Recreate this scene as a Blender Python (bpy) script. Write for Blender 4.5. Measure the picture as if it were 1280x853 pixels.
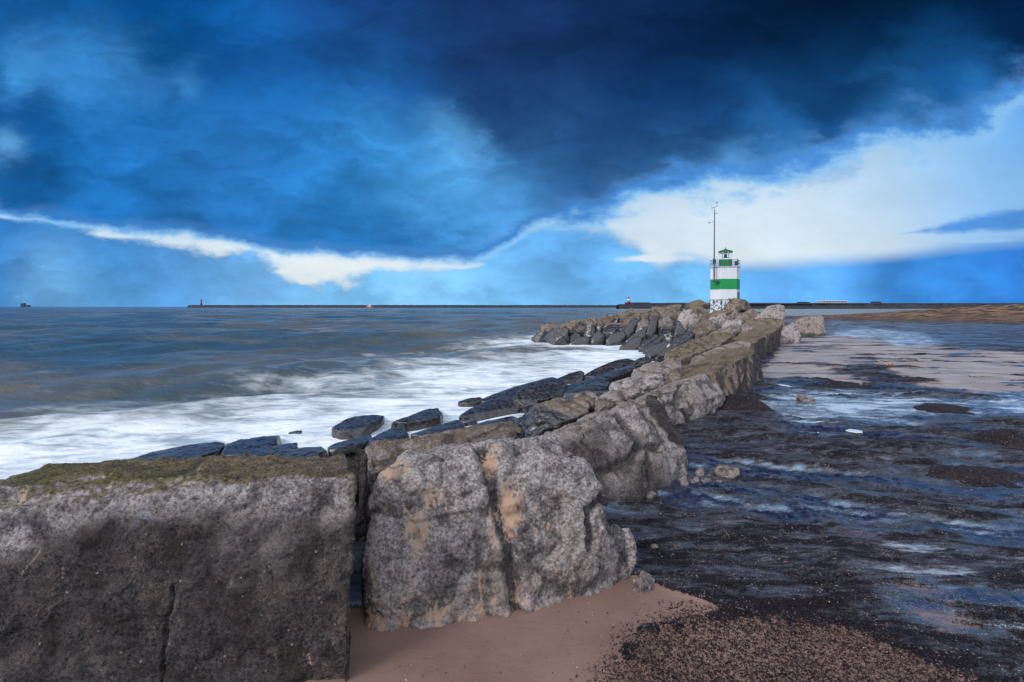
import bpy, bmesh, math, random
import numpy as np
from mathutils import Vector

for _o in list(bpy.data.objects):
    bpy.data.objects.remove(_o)
SC = bpy.context.scene
COL = SC.collection
R = math.radians

# ------------------------------------------------------------------ camera
F = 604.0            # focal length in photograph pixels (1280 wide)
HZ = 383.5           # horizon row in the photograph
EYE = 1.7
cam_d = bpy.data.cameras.new('camera')
cam_d.sensor_width = 36.0
cam_d.lens = 36.0 * F / 1280.0
cam_d.shift_y = (HZ - 426.5) / 1280.0
cam_d.clip_start = 0.05
cam_d.clip_end = 30000
cam = bpy.data.objects.new('camera', cam_d)
COL.objects.link(cam)
cam.location = (0, 0, EYE)
cam.rotation_euler = (R(90), 0, 0)
SC.camera = cam

# ------------------------------------------------------------------ view
SC.view_settings.view_transform = 'Standard'
SC.view_settings.look = 'None'
SC.view_settings.exposure = 0.0
SC.view_settings.gamma = 1.0
SC.view_settings.use_curve_mapping = False
SC.cycles.use_denoising = True
SC.cycles.max_bounces = 5
SC.cycles.diffuse_bounces = 2
SC.cycles.glossy_bounces = 3
SC.cycles.transmission_bounces = 3
SC.cycles.sample_clamp_indirect = 4.0

SUN_EL, SUN_AZ = 35.0, 231.0       # azimuth clockwise from +Y: behind and left of the camera
SUN_STRENGTH = 1.5
REAR_SKY = 1.0

# ------------------------------------------------------------------ node helpers
class S:
    """a socket (or number) with arithmetic"""
    def __init__(s, g, v): s.g, s.v = g, v
    def _b(s, op, o): return s.g.m(op, s, o)
    def __add__(s, o): return s._b('ADD', o)
    __radd__ = __add__
    def __mul__(s, o): return s._b('MULTIPLY', o)
    __rmul__ = __mul__
    def __sub__(s, o): return s._b('SUBTRACT', o)
    def __rsub__(s, o): return s.g.m('SUBTRACT', o, s)
    def __truediv__(s, o): return s._b('DIVIDE', o)
    def clamp(s): return s.g.m('MINIMUM', s.g.m('MAXIMUM', s, 0.0), 1.0)
    def max(s, o): return s._b('MAXIMUM', o)
    def min(s, o): return s._b('MINIMUM', o)
    def pow(s, o): return s._b('POWER', o)
    def abs(s): return s.g.m('ABSOLUTE', s)

class G:
    def __init__(s, nt): s.nt = nt
    def node(s, t, **kw):
        n = s.nt.nodes.new(t)
        for k, v in kw.items(): setattr(n, k, v)
        return n
    def put(s, sock, v):
        if isinstance(v, S): v = v.v
        if isinstance(v, bpy.types.NodeSocket): s.nt.links.new(v, sock)
        elif v is not None:
            if sock.type == 'RGBA' and len(v) == 3: v = (*v, 1.0)
            sock.default_value = v
    def m(s, op, a, b=None, c=None):
        n = s.node('ShaderNodeMath', operation=op)
        s.put(n.inputs[0], a)
        if b is not None: s.put(n.inputs[1], b)
        if c is not None: s.put(n.inputs[2], c)
        return S(s, n.outputs[0])
    def vm(s, op, a, b=None, scale=None):
        n = s.node('ShaderNodeVectorMath', operation=op)
        s.put(n.inputs[0], a)
        if b is not None: s.put(n.inputs[1], b)
        if scale is not None: s.put(n.inputs[3], scale)
        return S(s, n.outputs['Value' if op in ('DOT_PRODUCT', 'LENGTH', 'DISTANCE') else 'Vector'])
    def xyz(s, x=0.0, y=0.0, z=0.0):
        n = s.node('ShaderNodeCombineXYZ')
        for i, v in enumerate((x, y, z)): s.put(n.inputs[i], v)
        return S(s, n.outputs[0])
    def sep(s, v):
        n = s.node('ShaderNodeSeparateXYZ'); s.put(n.inputs[0], v)
        return [S(s, o) for o in n.outputs]
    def noise(s, vec, scale, detail=4.0, rough=0.55, dist=0.0, lac=2.0):
        n = s.node('ShaderNodeTexNoise'); s.put(n.inputs['Vector'], vec)
        n.inputs['Scale'].default_value = scale; n.inputs['Detail'].default_value = detail
        n.inputs['Roughness'].default_value = rough; n.inputs['Distortion'].default_value = dist
        n.inputs['Lacunarity'].default_value = lac
        return S(s, n.outputs[0])
    def voro(s, vec, scale, feature='F1', out='Distance', rnd=1.0):
        n = s.node('ShaderNodeTexVoronoi', feature=feature); s.put(n.inputs['Vector'], vec)
        n.inputs['Scale'].default_value = scale; n.inputs['Randomness'].default_value = rnd
        return S(s, n.outputs[out])
    def sstep(s, v, a, b, lo=0.0, hi=1.0):
        n = s.node('ShaderNodeMapRange', interpolation_type='SMOOTHSTEP')
        s.put(n.inputs[0], v)
        for i, x in enumerate((a, b, lo, hi)): s.put(n.inputs[1 + i], x)
        return S(s, n.outputs[0])
    def mix(s, f, a, b):
        n = s.node('ShaderNodeMix', data_type='RGBA')
        s.put(n.inputs[0], f); s.put(n.inputs[6], a); s.put(n.inputs[7], b)
        return S(s, n.outputs[2])
    def mixf(s, f, a, b):
        n = s.node('ShaderNodeMix', data_type='FLOAT')
        s.put(n.inputs[0], f); s.put(n.inputs[2], a); s.put(n.inputs[3], b)
        return S(s, n.outputs[0])
    def curve(s, x, pts, lo=0.0, hi=1.0):
        """piecewise curve y(x): pts in real units, x scaled from lo..hi, y from 0..1"""
        n = s.node('ShaderNodeFloatCurve')
        c = n.mapping.curves[0]
        n.mapping.use_clip = False
        pp = [((a - lo) / (hi - lo), b) for a, b in pts]
        c.points[0].location = pp[0]; c.points[-1].location = pp[-1]
        for p in pp[1:-1]: c.points.new(*p)
        for p in c.points: p.handle_type = 'AUTO_CLAMPED'
        n.mapping.update()
        s.put(n.inputs['Value'], (x - lo) * (1.0 / (hi - lo)))
        return S(s, n.outputs[0])
    def attr(s, name):
        n = s.node('ShaderNodeAttribute', attribute_name=name)
        return S(s, n.outputs['Fac'])
    def bump(s, h, dist, strength=1.0, nrm=None):
        n = s.node('ShaderNodeBump'); s.put(n.inputs['Height'], h)
        n.inputs['Distance'].default_value = dist; n.inputs['Strength'].default_value = strength
        if nrm is not None: s.put(n.inputs['Normal'], nrm)
        return S(s, n.outputs[0])

def lin(r, g, b):
    f = lambda c: (c / 255 / 12.92) if c / 255 <= 0.04045 else ((c / 255 + 0.055) / 1.055) ** 2.4
    return (f(r), f(g), f(b))

# ------------------------------------------------------------------ world: Nishita sky behind layered clouds
W = bpy.data.worlds.new('World'); SC.world = W; W.use_nodes = True
W.node_tree.nodes.clear()
g = G(W.node_tree)
direction = S(g, g.node('ShaderNodeTexCoord').outputs['Generated'])
dx, dy, dz = g.sep(direction)
sky = g.node('ShaderNodeTexSky', sky_type='NISHITA')
sky.sun_disc = False
sky.sun_elevation = R(SUN_EL); sky.sun_rotation = R(SUN_AZ)
sky.air_density = 1.0; sky.dust_density = 1.5; sky.ozone_density = 2.0
fy = dy.max(0.12)
U = dx / fy                      # gnomonic sky coordinates about the +Y axis
Vv = dz.max(-0.02) / fy
def uv(px, py): return ((px - 640) / F, (HZ - py) / F)
# cloud-deck plane coordinates, for streets that converge towards the horizon
zz = dz.max(0.0) + 0.10
plane = g.xyz(dx / zz, dy / zz, 0.0)
P0 = g.xyz(U, Vv * 1.6, 0.3)
n1 = g.noise(P0, 1.7, 5.0, 0.55)
n2 = g.noise(g.xyz(U * 0.9, Vv * 1.7, 7.3), 3.8, 6.0, 0.6)
n3 = g.noise(g.xyz(U, Vv * 2.0, 3.1), 13.0, 6.0, 0.62)
n4 = g.noise(plane, 0.85, 6.0, 0.58, 0.3)
n5 = g.noise(g.xyz(U, Vv * 1.8, 11.0), 7.0, 7.0, 0.60)
n6 = g.noise(g.xyz(U, Vv * 1.5, 21.0), 24.0, 5.0, 0.6)
wq = g.vm('ADD', g.xyz(U, Vv * 2.0, 2.0), g.vm('SCALE', g.xyz(n2, n5, n1), scale=0.30))
n7 = g.noise(wq, 4.6, 7.0, 0.60, 0.4)
wu = (n1 - 0.5) * 0.24 + (n2 - 0.5) * 0.18 + (n5 - 0.5) * 0.10 + (n3 - 0.5) * 0.04
wv = (g.noise(g.xyz(U, Vv * 1.6, 5.7), 2.3, 5.0, 0.55) - 0.5) * 0.16 + (n5 - 0.5) * 0.10 + (n3 - 0.5) * 0.06
Q = g.xyz(U + wu * 0.8, Vv + wv * 0.8, 0.0)
SIG = 0.92
def rbf(points, pos):
    acc = wsum = None
    for px, py, s, c in points:
        u, v = uv(px, py); s = s * SIG / F
        d = g.vm('SUBTRACT', pos, (u, v, 0.0))
        d2 = g.vm('DOT_PRODUCT', d, d)
        w = g.m('POWER', math.e, d2 * (-1.0 / (s * s))) + 1e-6
        cv = g.vm('SCALE', lin(*c), scale=w)
        acc = cv if acc is None else g.vm('ADD', acc, cv)
        wsum = w if wsum is None else wsum + w
    return g.vm('SCALE', acc, scale=1.0 / 1.0 if False else g.m('DIVIDE', 1.0, wsum))
deck_col = rbf([
    (-150, 60, 120, (18, 84, 160)), (30, 5, 80, (10, 70, 136)), (100, 85, 46, (58, 138, 224)), (165, 72, 34, (56, 126, 204)),
    (25, 80, 36, (64, 142, 220)), (30, 160, 66, (8, 62, 122)), (80, 190, 46, (18, 84, 154)), (12, 185, 20, (96, 160, 222)), (20, 225, 40, (14, 70, 132)),
    (190, 30, 90, (2, 58, 118)), (260, 60, 60, (8, 66, 132)), (242, 100, 22, (64, 136, 212)), (190, 100, 30, (44, 112, 190)), (130, 130, 40, (34, 102, 180)), (330, 90, 90, (16, 80, 156)), (300, 200, 90, (34, 100, 176)), (160, 230, 80, (26, 96, 174)),
    (250, 270, 80, (30, 92, 162)), (430, 200, 80, (38, 112, 190)), (400, 285, 80, (28, 92, 160)), (500, 120, 80, (22, 78, 150)),
    (520, 300, 70, (30, 88, 154)), (560, 160, 30, (80, 150, 220)), (596, 185, 24, (84, 154, 226)), (480, 190, 50, (60, 140, 218)),
    (560, 240, 60, (72, 146, 220)), (640, 255, 50, (64, 128, 200)), (640, 140, 60, (26, 60, 116)),
    (560, 40, 90, (18, 46, 96)), (660, 60, 90, (17, 40, 84)), (450, 20, 90, (18, 60, 124)), (800, 60, 120, (8, 30, 70)),
    (1000, 30, 140, (1, 14, 38)), (1180, 10, 170, (0, 12, 32)), (1350, 10, 120, (4, 30, 74)), (740, 170, 70, (28, 66, 122)), (700, 225, 50, (42, 92, 152)),
    (850, 150, 80, (14, 54, 110)), (860, 200, 50, (44, 96, 160)), (960, 140, 70, (20, 74, 142)), (980, 185, 50, (42, 108, 184)), (930, 205, 26, (80, 142, 212)), (800, 215, 30, (48, 92, 150)), (1100, 165, 30, (50, 118, 198)), (1010, 210, 26, (76, 142, 216)),
    (1060, 115, 70, (20, 74, 142)), (1130, 125, 40, (44, 118, 198)), (1180, 90, 60, (24, 92, 172)), (1230, 110, 40, (40, 116, 200)),
    (700, -250, 300, (10, 36, 84)), (-300, -150, 300, (24, 90, 170)), (1600, -100, 300, (8, 44, 100)), (-500, 250, 250, (50, 120, 200)),
], Q)
deck_col = g.vm('MULTIPLY', deck_col, (1.62, 1.52, 1.27))
SIG = 1.3
clear_col = rbf([
    (60, 275, 130, (214, 236, 255)), (390, 318, 120, (240, 250, 255)), (545, 312, 50, (236, 248, 255)), (620, 290, 60, (170, 212, 250)),
    (720, 290, 70, (232, 243, 250)), (900, 300, 90, (240, 247, 250)), (860, 240, 60, (186, 220, 250)), (1060, 225, 70, (170, 212, 249)), (1010, 262, 50, (208, 234, 252)), (1050, 305, 90, (234, 245, 252)), (760, 262, 40, (190, 222, 250)),
    (1150, 200, 70, (168, 212, 250)), (1250, 190, 70, (118, 186, 246)), (1290, 130, 60, (84, 160, 240)), (1250, 265, 70, (160, 206, 249)),
    (1450, 200, 150, (110, 176, 240)), (-200, 270, 150, (190, 222, 250)),
], g.xyz(U + wu * 0.25, Vv + wv * 0.25, 0.0))
SIG = 1.05
bank_col = rbf([
    (45, 304, 80, (18, 88, 166)), (0, 325, 50, (62, 132, 204)), (115, 315, 44, (66, 138, 210)), (240, 318, 60, (84, 146, 214)), (310, 320, 44, (104, 162, 226)),
    (60, 345, 40, (140, 194, 240)), (300, 345, 50, (118, 174, 232)), (90, 368, 60, (102, 168, 230)), (400, 362, 60, (122, 184, 238)),
    (560, 355, 60, (132, 190, 242)), (640, 312, 60, (86, 150, 216)), (715, 308, 50, (84, 150, 218)), (690, 325, 40, (106, 166, 228)), (780, 302, 40, (104, 164, 226)),
    (650, 368, 60, (124, 188, 244)), (800, 345, 50, (112, 174, 236)), (850, 366, 60, (116, 182, 242)), (980, 345, 60, (100, 160, 228)), (1010, 368, 60, (92, 164, 240)),
    (1150, 330, 70, (58, 126, 208)), (1260, 318, 60, (44, 108, 196)), (1220, 362, 60, (60, 138, 226)), (1500, 330, 120, (50, 112, 200)), (-200, 330, 120, (80, 144, 210)),
], g.xyz(U + wu * 0.3, Vv + wv * 0.22, 0.0))
# lower edge of the dark deck and upper edge of the low cloud bank, as heights over the azimuth
def edge(pts):
    return g.curve(U, [(uv(a, 0)[0], uv(0, b)[1]) for a, b in pts], -2.0, 2.0)
deck_edge = edge([(-560, 240), (-150, 235), (0, 262), (150, 288), (330, 307), (480, 324), (560, 326), (620, 308), (680, 272), (760, 252), (830, 222),
                  (900, 212), (950, 208), (1010, 198), (1100, 172), (1200, 146), (1262, 108), (1330, 56), (1500, -20), (1840, -100)])
bank_edge = edge([(-560, 270), (-150, 262), (0, 259), (110, 279), (150, 290), (220, 300), (300, 310), (360, 332), (430, 340), (500, 330), (560, 330), (605, 306),
                  (660, 287), (720, 284), (790, 296), (845, 314), (830, 325), (925, 327), (1080, 318), (1280, 298), (1500, 290), (1840, 280)])
ew = (n2 - 0.5) * 0.14 + (n5 - 0.5) * 0.13 + (n3 - 0.5) * 0.045 + (n6 - 0.5) * 0.012
right = g.sstep(U, 0.0, 0.25)
dd = Vv - deck_edge + ew * (0.45 + right * 0.75)
dd = dd + 0.0
deck = g.sstep(dd, g.mixf(right, -0.022, -0.085), g.mixf(right, 0.034, 0.060))
bk = bank_edge - Vv + ew * g.sstep(U, 0.15, 0.5, 0.75, 0.10)
bank = g.sstep(bk, g.mixf(right, -0.008, -0.014), g.mixf(right, 0.020, 0.026))
def gap(px, py, sx, sy):
    a, b = uv(px, py); ga = (U - a) * (F / sx); gb = (Vv - b) * (F / sy)
    return g.m('POWER', 2.718, (ga * ga + gb * gb) * -1.0)
open_ = gap(546, 312, 16, 16) + gap(574, 332, 26, 6) + gap(362, 340, 22, 6) + gap(822, 323, 46, 6) + gap(1225, 300, 60, 5) + gap(20, 268, 40, 6) + gap(150, 292, 50, 6)
open_ = g.sstep(open_ + (n5 - 0.5) * 1.6 + (n3 - 0.5) * 1.2, 0.30, 0.85)
bank = bank * (1.0 - open_)
# the torn streak at the right
u0, v0 = uv(1235, 283)
su = U - uv(1118, 0)[0]
streak = (su * 0.235 + uv(0, 292)[1] - Vv).min(Vv - uv(0, 295)[1] - su * 0.02) + (n5 - 0.5) * 0.028 + (n3 - 0.5) * 0.022 - 0.003
streak = g.sstep(streak, -0.003, 0.012) * 0.95
puff = (1.0 - (((U - uv(1010, 0)[0]) / 0.17).pow(2.0) + ((Vv - uv(0, 218)[1] - (U - uv(1010, 0)[0]) * 0.1) / 0.04).pow(2.0))) + (n3 - 0.5) * 2.6 + (n2 - 0.5) * 2.0
puff = g.sstep(puff, 0.0, 1.1) * 0.55
col = g.vm('SCALE', clear_col, scale=g.sstep(n2 * 0.5 + n5 * 0.5, 0.32, 0.68, 0.90, 1.06))
col = g.mix(puff, col, lin(120, 172, 228))
col = g.mix(streak, col, g.vm('SCALE', lin(64, 142, 224), scale=g.sstep(n5, 0.3, 0.7, 0.85, 1.15)))
bank_col = g.vm('MULTIPLY', bank_col, (1.12, 1.20, 1.12))
btex = g.sstep(n7, 0.35, 0.65, 0.86, 1.12) * g.sstep(n2, 0.3, 0.7, 0.88, 1.12) * g.sstep(n5, 0.25, 0.75, 0.90, 1.12)
col = g.mix(bank, col, g.vm('SCALE', bank_col, scale=btex))
tex = g.sstep(n4, 0.25, 0.75, 0.82, 1.2) * g.sstep(n7, 0.32, 0.68, 0.80, 1.20) * g.sstep(n5, 0.25, 0.75, 0.88, 1.12) * g.sstep(n3, 0.2, 0.8, 0.96, 1.05)
edge_blue = g.mix(g.sstep(n5, 0.35, 0.65), lin(60, 130, 208), lin(116, 178, 238))
deck_t = g.vm('SCALE', deck_col, scale=tex)
deck_t = g.mix(g.sstep(dd + (n5 - 0.5) * 0.10, -0.04, g.mixf(right, 0.05, 0.075)), g.mix(right * 0.55, deck_t, edge_blue), deck_t)
def veil(cover, cloud, behind, mid, pale):
    a = 1.0 - cover
    c = g.mix(g.sstep(a, 0.0, 0.45), cloud, mid)
    c = g.mix(g.sstep(a, 0.30, 0.78), c, pale)
    return g.mix(g.sstep(a, 0.62, 1.0), c, behind)
col = veil(deck, deck_t, col, g.mix(right, lin(52, 128, 206), lin(66, 142, 222)), lin(142, 200, 247))
# unseen sky behind the camera, brightened most at left to light the stones
front = g.sstep(dy, 0.05, 0.50)
rear_n = g.noise(direction, 2.2, 6.0, 0.6)
rear = g.vm('SCALE', g.mix(g.sstep(rear_n, 0.35, 0.65), (0.80, 0.98, 1.24), (1.18, 1.28, 1.42)), scale=g.sstep(dx, -0.8, 0.8, 1.28, 0.72) * REAR_SKY)
col = g.mix(front, rear, col)
col = g.mix(g.sstep(dz, -0.03, -0.005), lin(50, 70, 95), col)
bg1 = g.node('ShaderNodeBackground'); g.put(bg1.inputs[0], S(g, sky.outputs[0])); bg1.inputs[1].default_value = 0.08
bg2 = g.node('ShaderNodeBackground'); g.put(bg2.inputs[0], col); bg2.inputs[1].default_value = 1.0
mixs = g.node('ShaderNodeMixShader')
g.put(mixs.inputs[0], g.m('MAXIMUM', g.m('MAXIMUM', deck, bank), 0.90))
g.nt.links.new(bg1.outputs[0], mixs.inputs[1]); g.nt.links.new(bg2.outputs[0], mixs.inputs[2])
wo = g.node('ShaderNodeOutputWorld'); g.nt.links.new(mixs.outputs[0], wo.inputs[0])
W.cycles.sampling_method = 'MANUAL'; W.cycles.sample_map_resolution = 512

# ------------------------------------------------------------------ sun (soft, through thin overcast)
sl = bpy.data.lights.new('sun', 'SUN'); sl.energy = SUN_STRENGTH; sl.angle = R(16); sl.color = (1.0, 0.93, 0.87)
so = bpy.data.objects.new('sun', sl); COL.objects.link(so)
az = R(SUN_AZ)
sd = Vector((math.sin(az) * math.cos(R(SUN_EL)), math.cos(az) * math.cos(R(SUN_EL)), math.sin(R(SUN_EL))))
so.rotation_euler = sd.to_track_quat('Z', 'Y').to_euler()
so.location = sd * 50

# ------------------------------------------------------------------ numpy noise
_rng = np.random.RandomState(7)
_perm = _rng.permutation(256).astype(np.int32); _perm = np.concatenate([_perm, _perm, _perm])
_grad = _rng.normal(size=(256, 3)).astype(np.float32); _grad /= np.linalg.norm(_grad, axis=1)[:, None]
def perlin(p):
    p = np.asarray(p, np.float32); out = np.empty(len(p), np.float32)
    for s in range(0, len(p), 200000):
        q = p[s:s + 200000]; i = np.floor(q).astype(np.int32); f = q - i; i &= 255
        w = f * f * f * (f * (f * 6 - 15) + 10)
        r = 0
        for a in (0, 1):
            for b in (0, 1):
                for c in (0, 1):
                    h = _perm[_perm[_perm[i[:, 0] + a] + i[:, 1] + b] + i[:, 2] + c]
                    gr = _grad[h]
                    dv = gr[:, 0] * (f[:, 0] - a) + gr[:, 1] * (f[:, 1] - b) + gr[:, 2] * (f[:, 2] - c)
                    r = r + dv * (w[:, 0] if a else 1 - w[:, 0]) * (w[:, 1] if b else 1 - w[:, 1]) * (w[:, 2] if c else 1 - w[:, 2])
        out[s:s + 200000] = r
    return out * 1.3
def fbm(p, o=4, gain=0.5, mode=0):
    p = np.asarray(p, np.float32); r = np.zeros(len(p), np.float32); a = 1.0; t = 0
    for k in range(o):
        n = perlin(p + 17.3 * k)
        if mode == 1: n = 1 - 2 * np.abs(n)          # ridged
        elif mode == 2: n = 2 * np.abs(n) - 0.5       # billow
        r += a * n; t += a; a *= gain; p = p * 2.03
    return r / t
def sm(x, a, b):
    t = np.clip((x - a) / (b - a), 0, 1); return t * t * (3 - 2 * t)
def xyzc(*a):
    return np.stack(np.broadcast_arrays(*[np.asarray(x, np.float32) for x in a]), 1)

# ------------------------------------------------------------------ geometry helpers
def P(px, py, Y): return np.array(((px - 640) / F * Y, Y, EYE - (py - HZ) / F * Y))
def GY(py, z=0.0): return (EYE - z) * F / (py - HZ)
def tag(o, label=None, cat=None, group=None, kind=None):
    if label: o['label'] = label
    if cat: o['category'] = cat
    if group: o['group'] = group
    if kind: o['kind'] = kind
    return o
def empty(name, loc, label, cat, group=None):
    o = bpy.data.objects.new(name, None); o.empty_display_size = 0.3
    COL.objects.link(o); o.location = loc
    return tag(o, label, cat, group)
def np_mesh(name, verts, faces, smooth=True):
    verts = np.asarray(verts, np.float32); faces = np.asarray(faces, np.int32)
    me = bpy.data.meshes.new(name); k = faces.shape[1]
    me.vertices.add(len(verts)); me.vertices.foreach_set('co', verts.ravel())
    me.loops.add(faces.size); me.loops.foreach_set('vertex_index', faces.ravel())
    me.polygons.add(len(faces)); me.polygons.foreach_set('loop_start', np.arange(0, faces.size, k, dtype=np.int32))
    me.update(calc_edges=True)
    me.polygons.foreach_set('use_smooth', np.full(len(faces), smooth))
    me.validate(); me.update()
    return me
def set_attr(me, name, arr):
    a = me.attributes.new(name, 'FLOAT', 'POINT'); a.data.foreach_set('value', np.asarray(arr, np.float32))
def link(name, me, mat=None, parent=None, loc=None):
    o = bpy.data.objects.new(name, me); COL.objects.link(o)
    if mat and not me.materials: me.materials.append(mat)
    if parent: o.parent = parent
    if loc is not None: o.location = loc
    return o
class MB:
    """collects boxes, prisms and tubes and links them as one mesh object"""
    def __init__(s): s.bm = bmesh.new()
    def box(s, c, size, rz=0.0, bevel=0.0):
        r = bmesh.ops.create_cube(s.bm, size=1.0); vs = r['verts']
        ca, sa = math.cos(rz), math.sin(rz)
        for v in vs:
            x, y, z = v.co.x * size[0], v.co.y * size[1], v.co.z * size[2]
            v.co = (c[0] + x * ca - y * sa, c[1] + x * sa + y * ca, c[2] + z)
        if bevel:
            es = list({e for v in vs for e in v.link_edges})
            bmesh.ops.bevel(s.bm, geom=es, offset=bevel, segments=2, affect='EDGES', profile=0.7)
        return s
    def prism(s, pts, z0, z1, top=None):
        a = [s.bm.verts.new((x, y, z0)) for x, y in pts]
        b = [s.bm.verts.new((x, y, z1)) for x, y in (top or pts)]
        n = len(a)
        for i in range(n): s.bm.faces.new((a[i], a[(i + 1) % n], b[(i + 1) % n], b[i]))
        s.bm.faces.new(b); s.bm.faces.new(a[::-1])
        return s
    def ngon(s, n, c, r, z0, z1, r1=None, ph=0.0):
        f = lambda q: [(c[0] + q * math.cos(ph + 2 * math.pi * i / n), c[1] + q * math.sin(ph + 2 * math.pi * i / n)) for i in range(n)]
        return s.prism(f(r), z0, z1, f(r1) if r1 is not None else None)
    def tube(s, a, b, r, n=8, r1=None):
        a, b = Vector(a), Vector(b); d = (b - a).normalized()
        u = d.orthogonal().normalized(); w = d.cross(u); r1 = r if r1 is None else r1
        A = [s.bm.verts.new(a + (u * math.cos(2 * math.pi * i / n) + w * math.sin(2 * math.pi * i / n)) * r) for i in range(n)]
        B = [s.bm.verts.new(b + (u * math.cos(2 * math.pi * i / n) + w * math.sin(2 * math.pi * i / n)) * r1) for i in range(n)]
        for i in range(n): s.bm.faces.new((A[i], A[(i + 1) % n], B[(i + 1) % n], B[i]))
        s.bm.faces.new(B); s.bm.faces.new(A[::-1])
        return s
    def path(s, pts, r, n=8):
        for a, b in zip(pts[:-1], pts[1:]): s.tube(a, b, r, n)
        return s
    def build(s, name, mat, parent=None, smooth=False, loc=None):
        me = bpy.data.meshes.new(name)
        bmesh.ops.recalc_face_normals(s.bm, faces=s.bm.faces)
        s.bm.to_mesh(me); s.bm.free()
        if smooth:
            for p in me.polygons: p.use_smooth = True
        return link(name, me, mat, parent, loc)

# ------------------------------------------------------------------ materials
def new_mat(name):
    m = bpy.data.materials.new(name); m.use_nodes = True
    nt = m.node_tree; nt.nodes.clear(); g = G(nt)
    out = g.node('ShaderNodeOutputMaterial'); b = g.node('ShaderNodeBsdfPrincipled')
    nt.links.new(b.outputs[0], out.inputs[0])
    return m, g, b
def pos(g): return S(g, g.node('ShaderNodeNewGeometry').outputs['Position'])
def plain(name, c, rough=0.6, var=0.25, scale=3.0, metal=0.0):
    m, g, b = new_mat(name); p = pos(g)
    n = g.noise(p, scale, 6, 0.65)
    g.put(b.inputs['Base Color'], g.mix(g.sstep(n, 0.3, 0.7), tuple(x * (1 - var) for x in c), tuple(min(1, x * (1 + var * 0.5)) for x in c)))
    b.inputs['Roughness'].default_value = rough; b.inputs['Metallic'].default_value = metal
    return m

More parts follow.
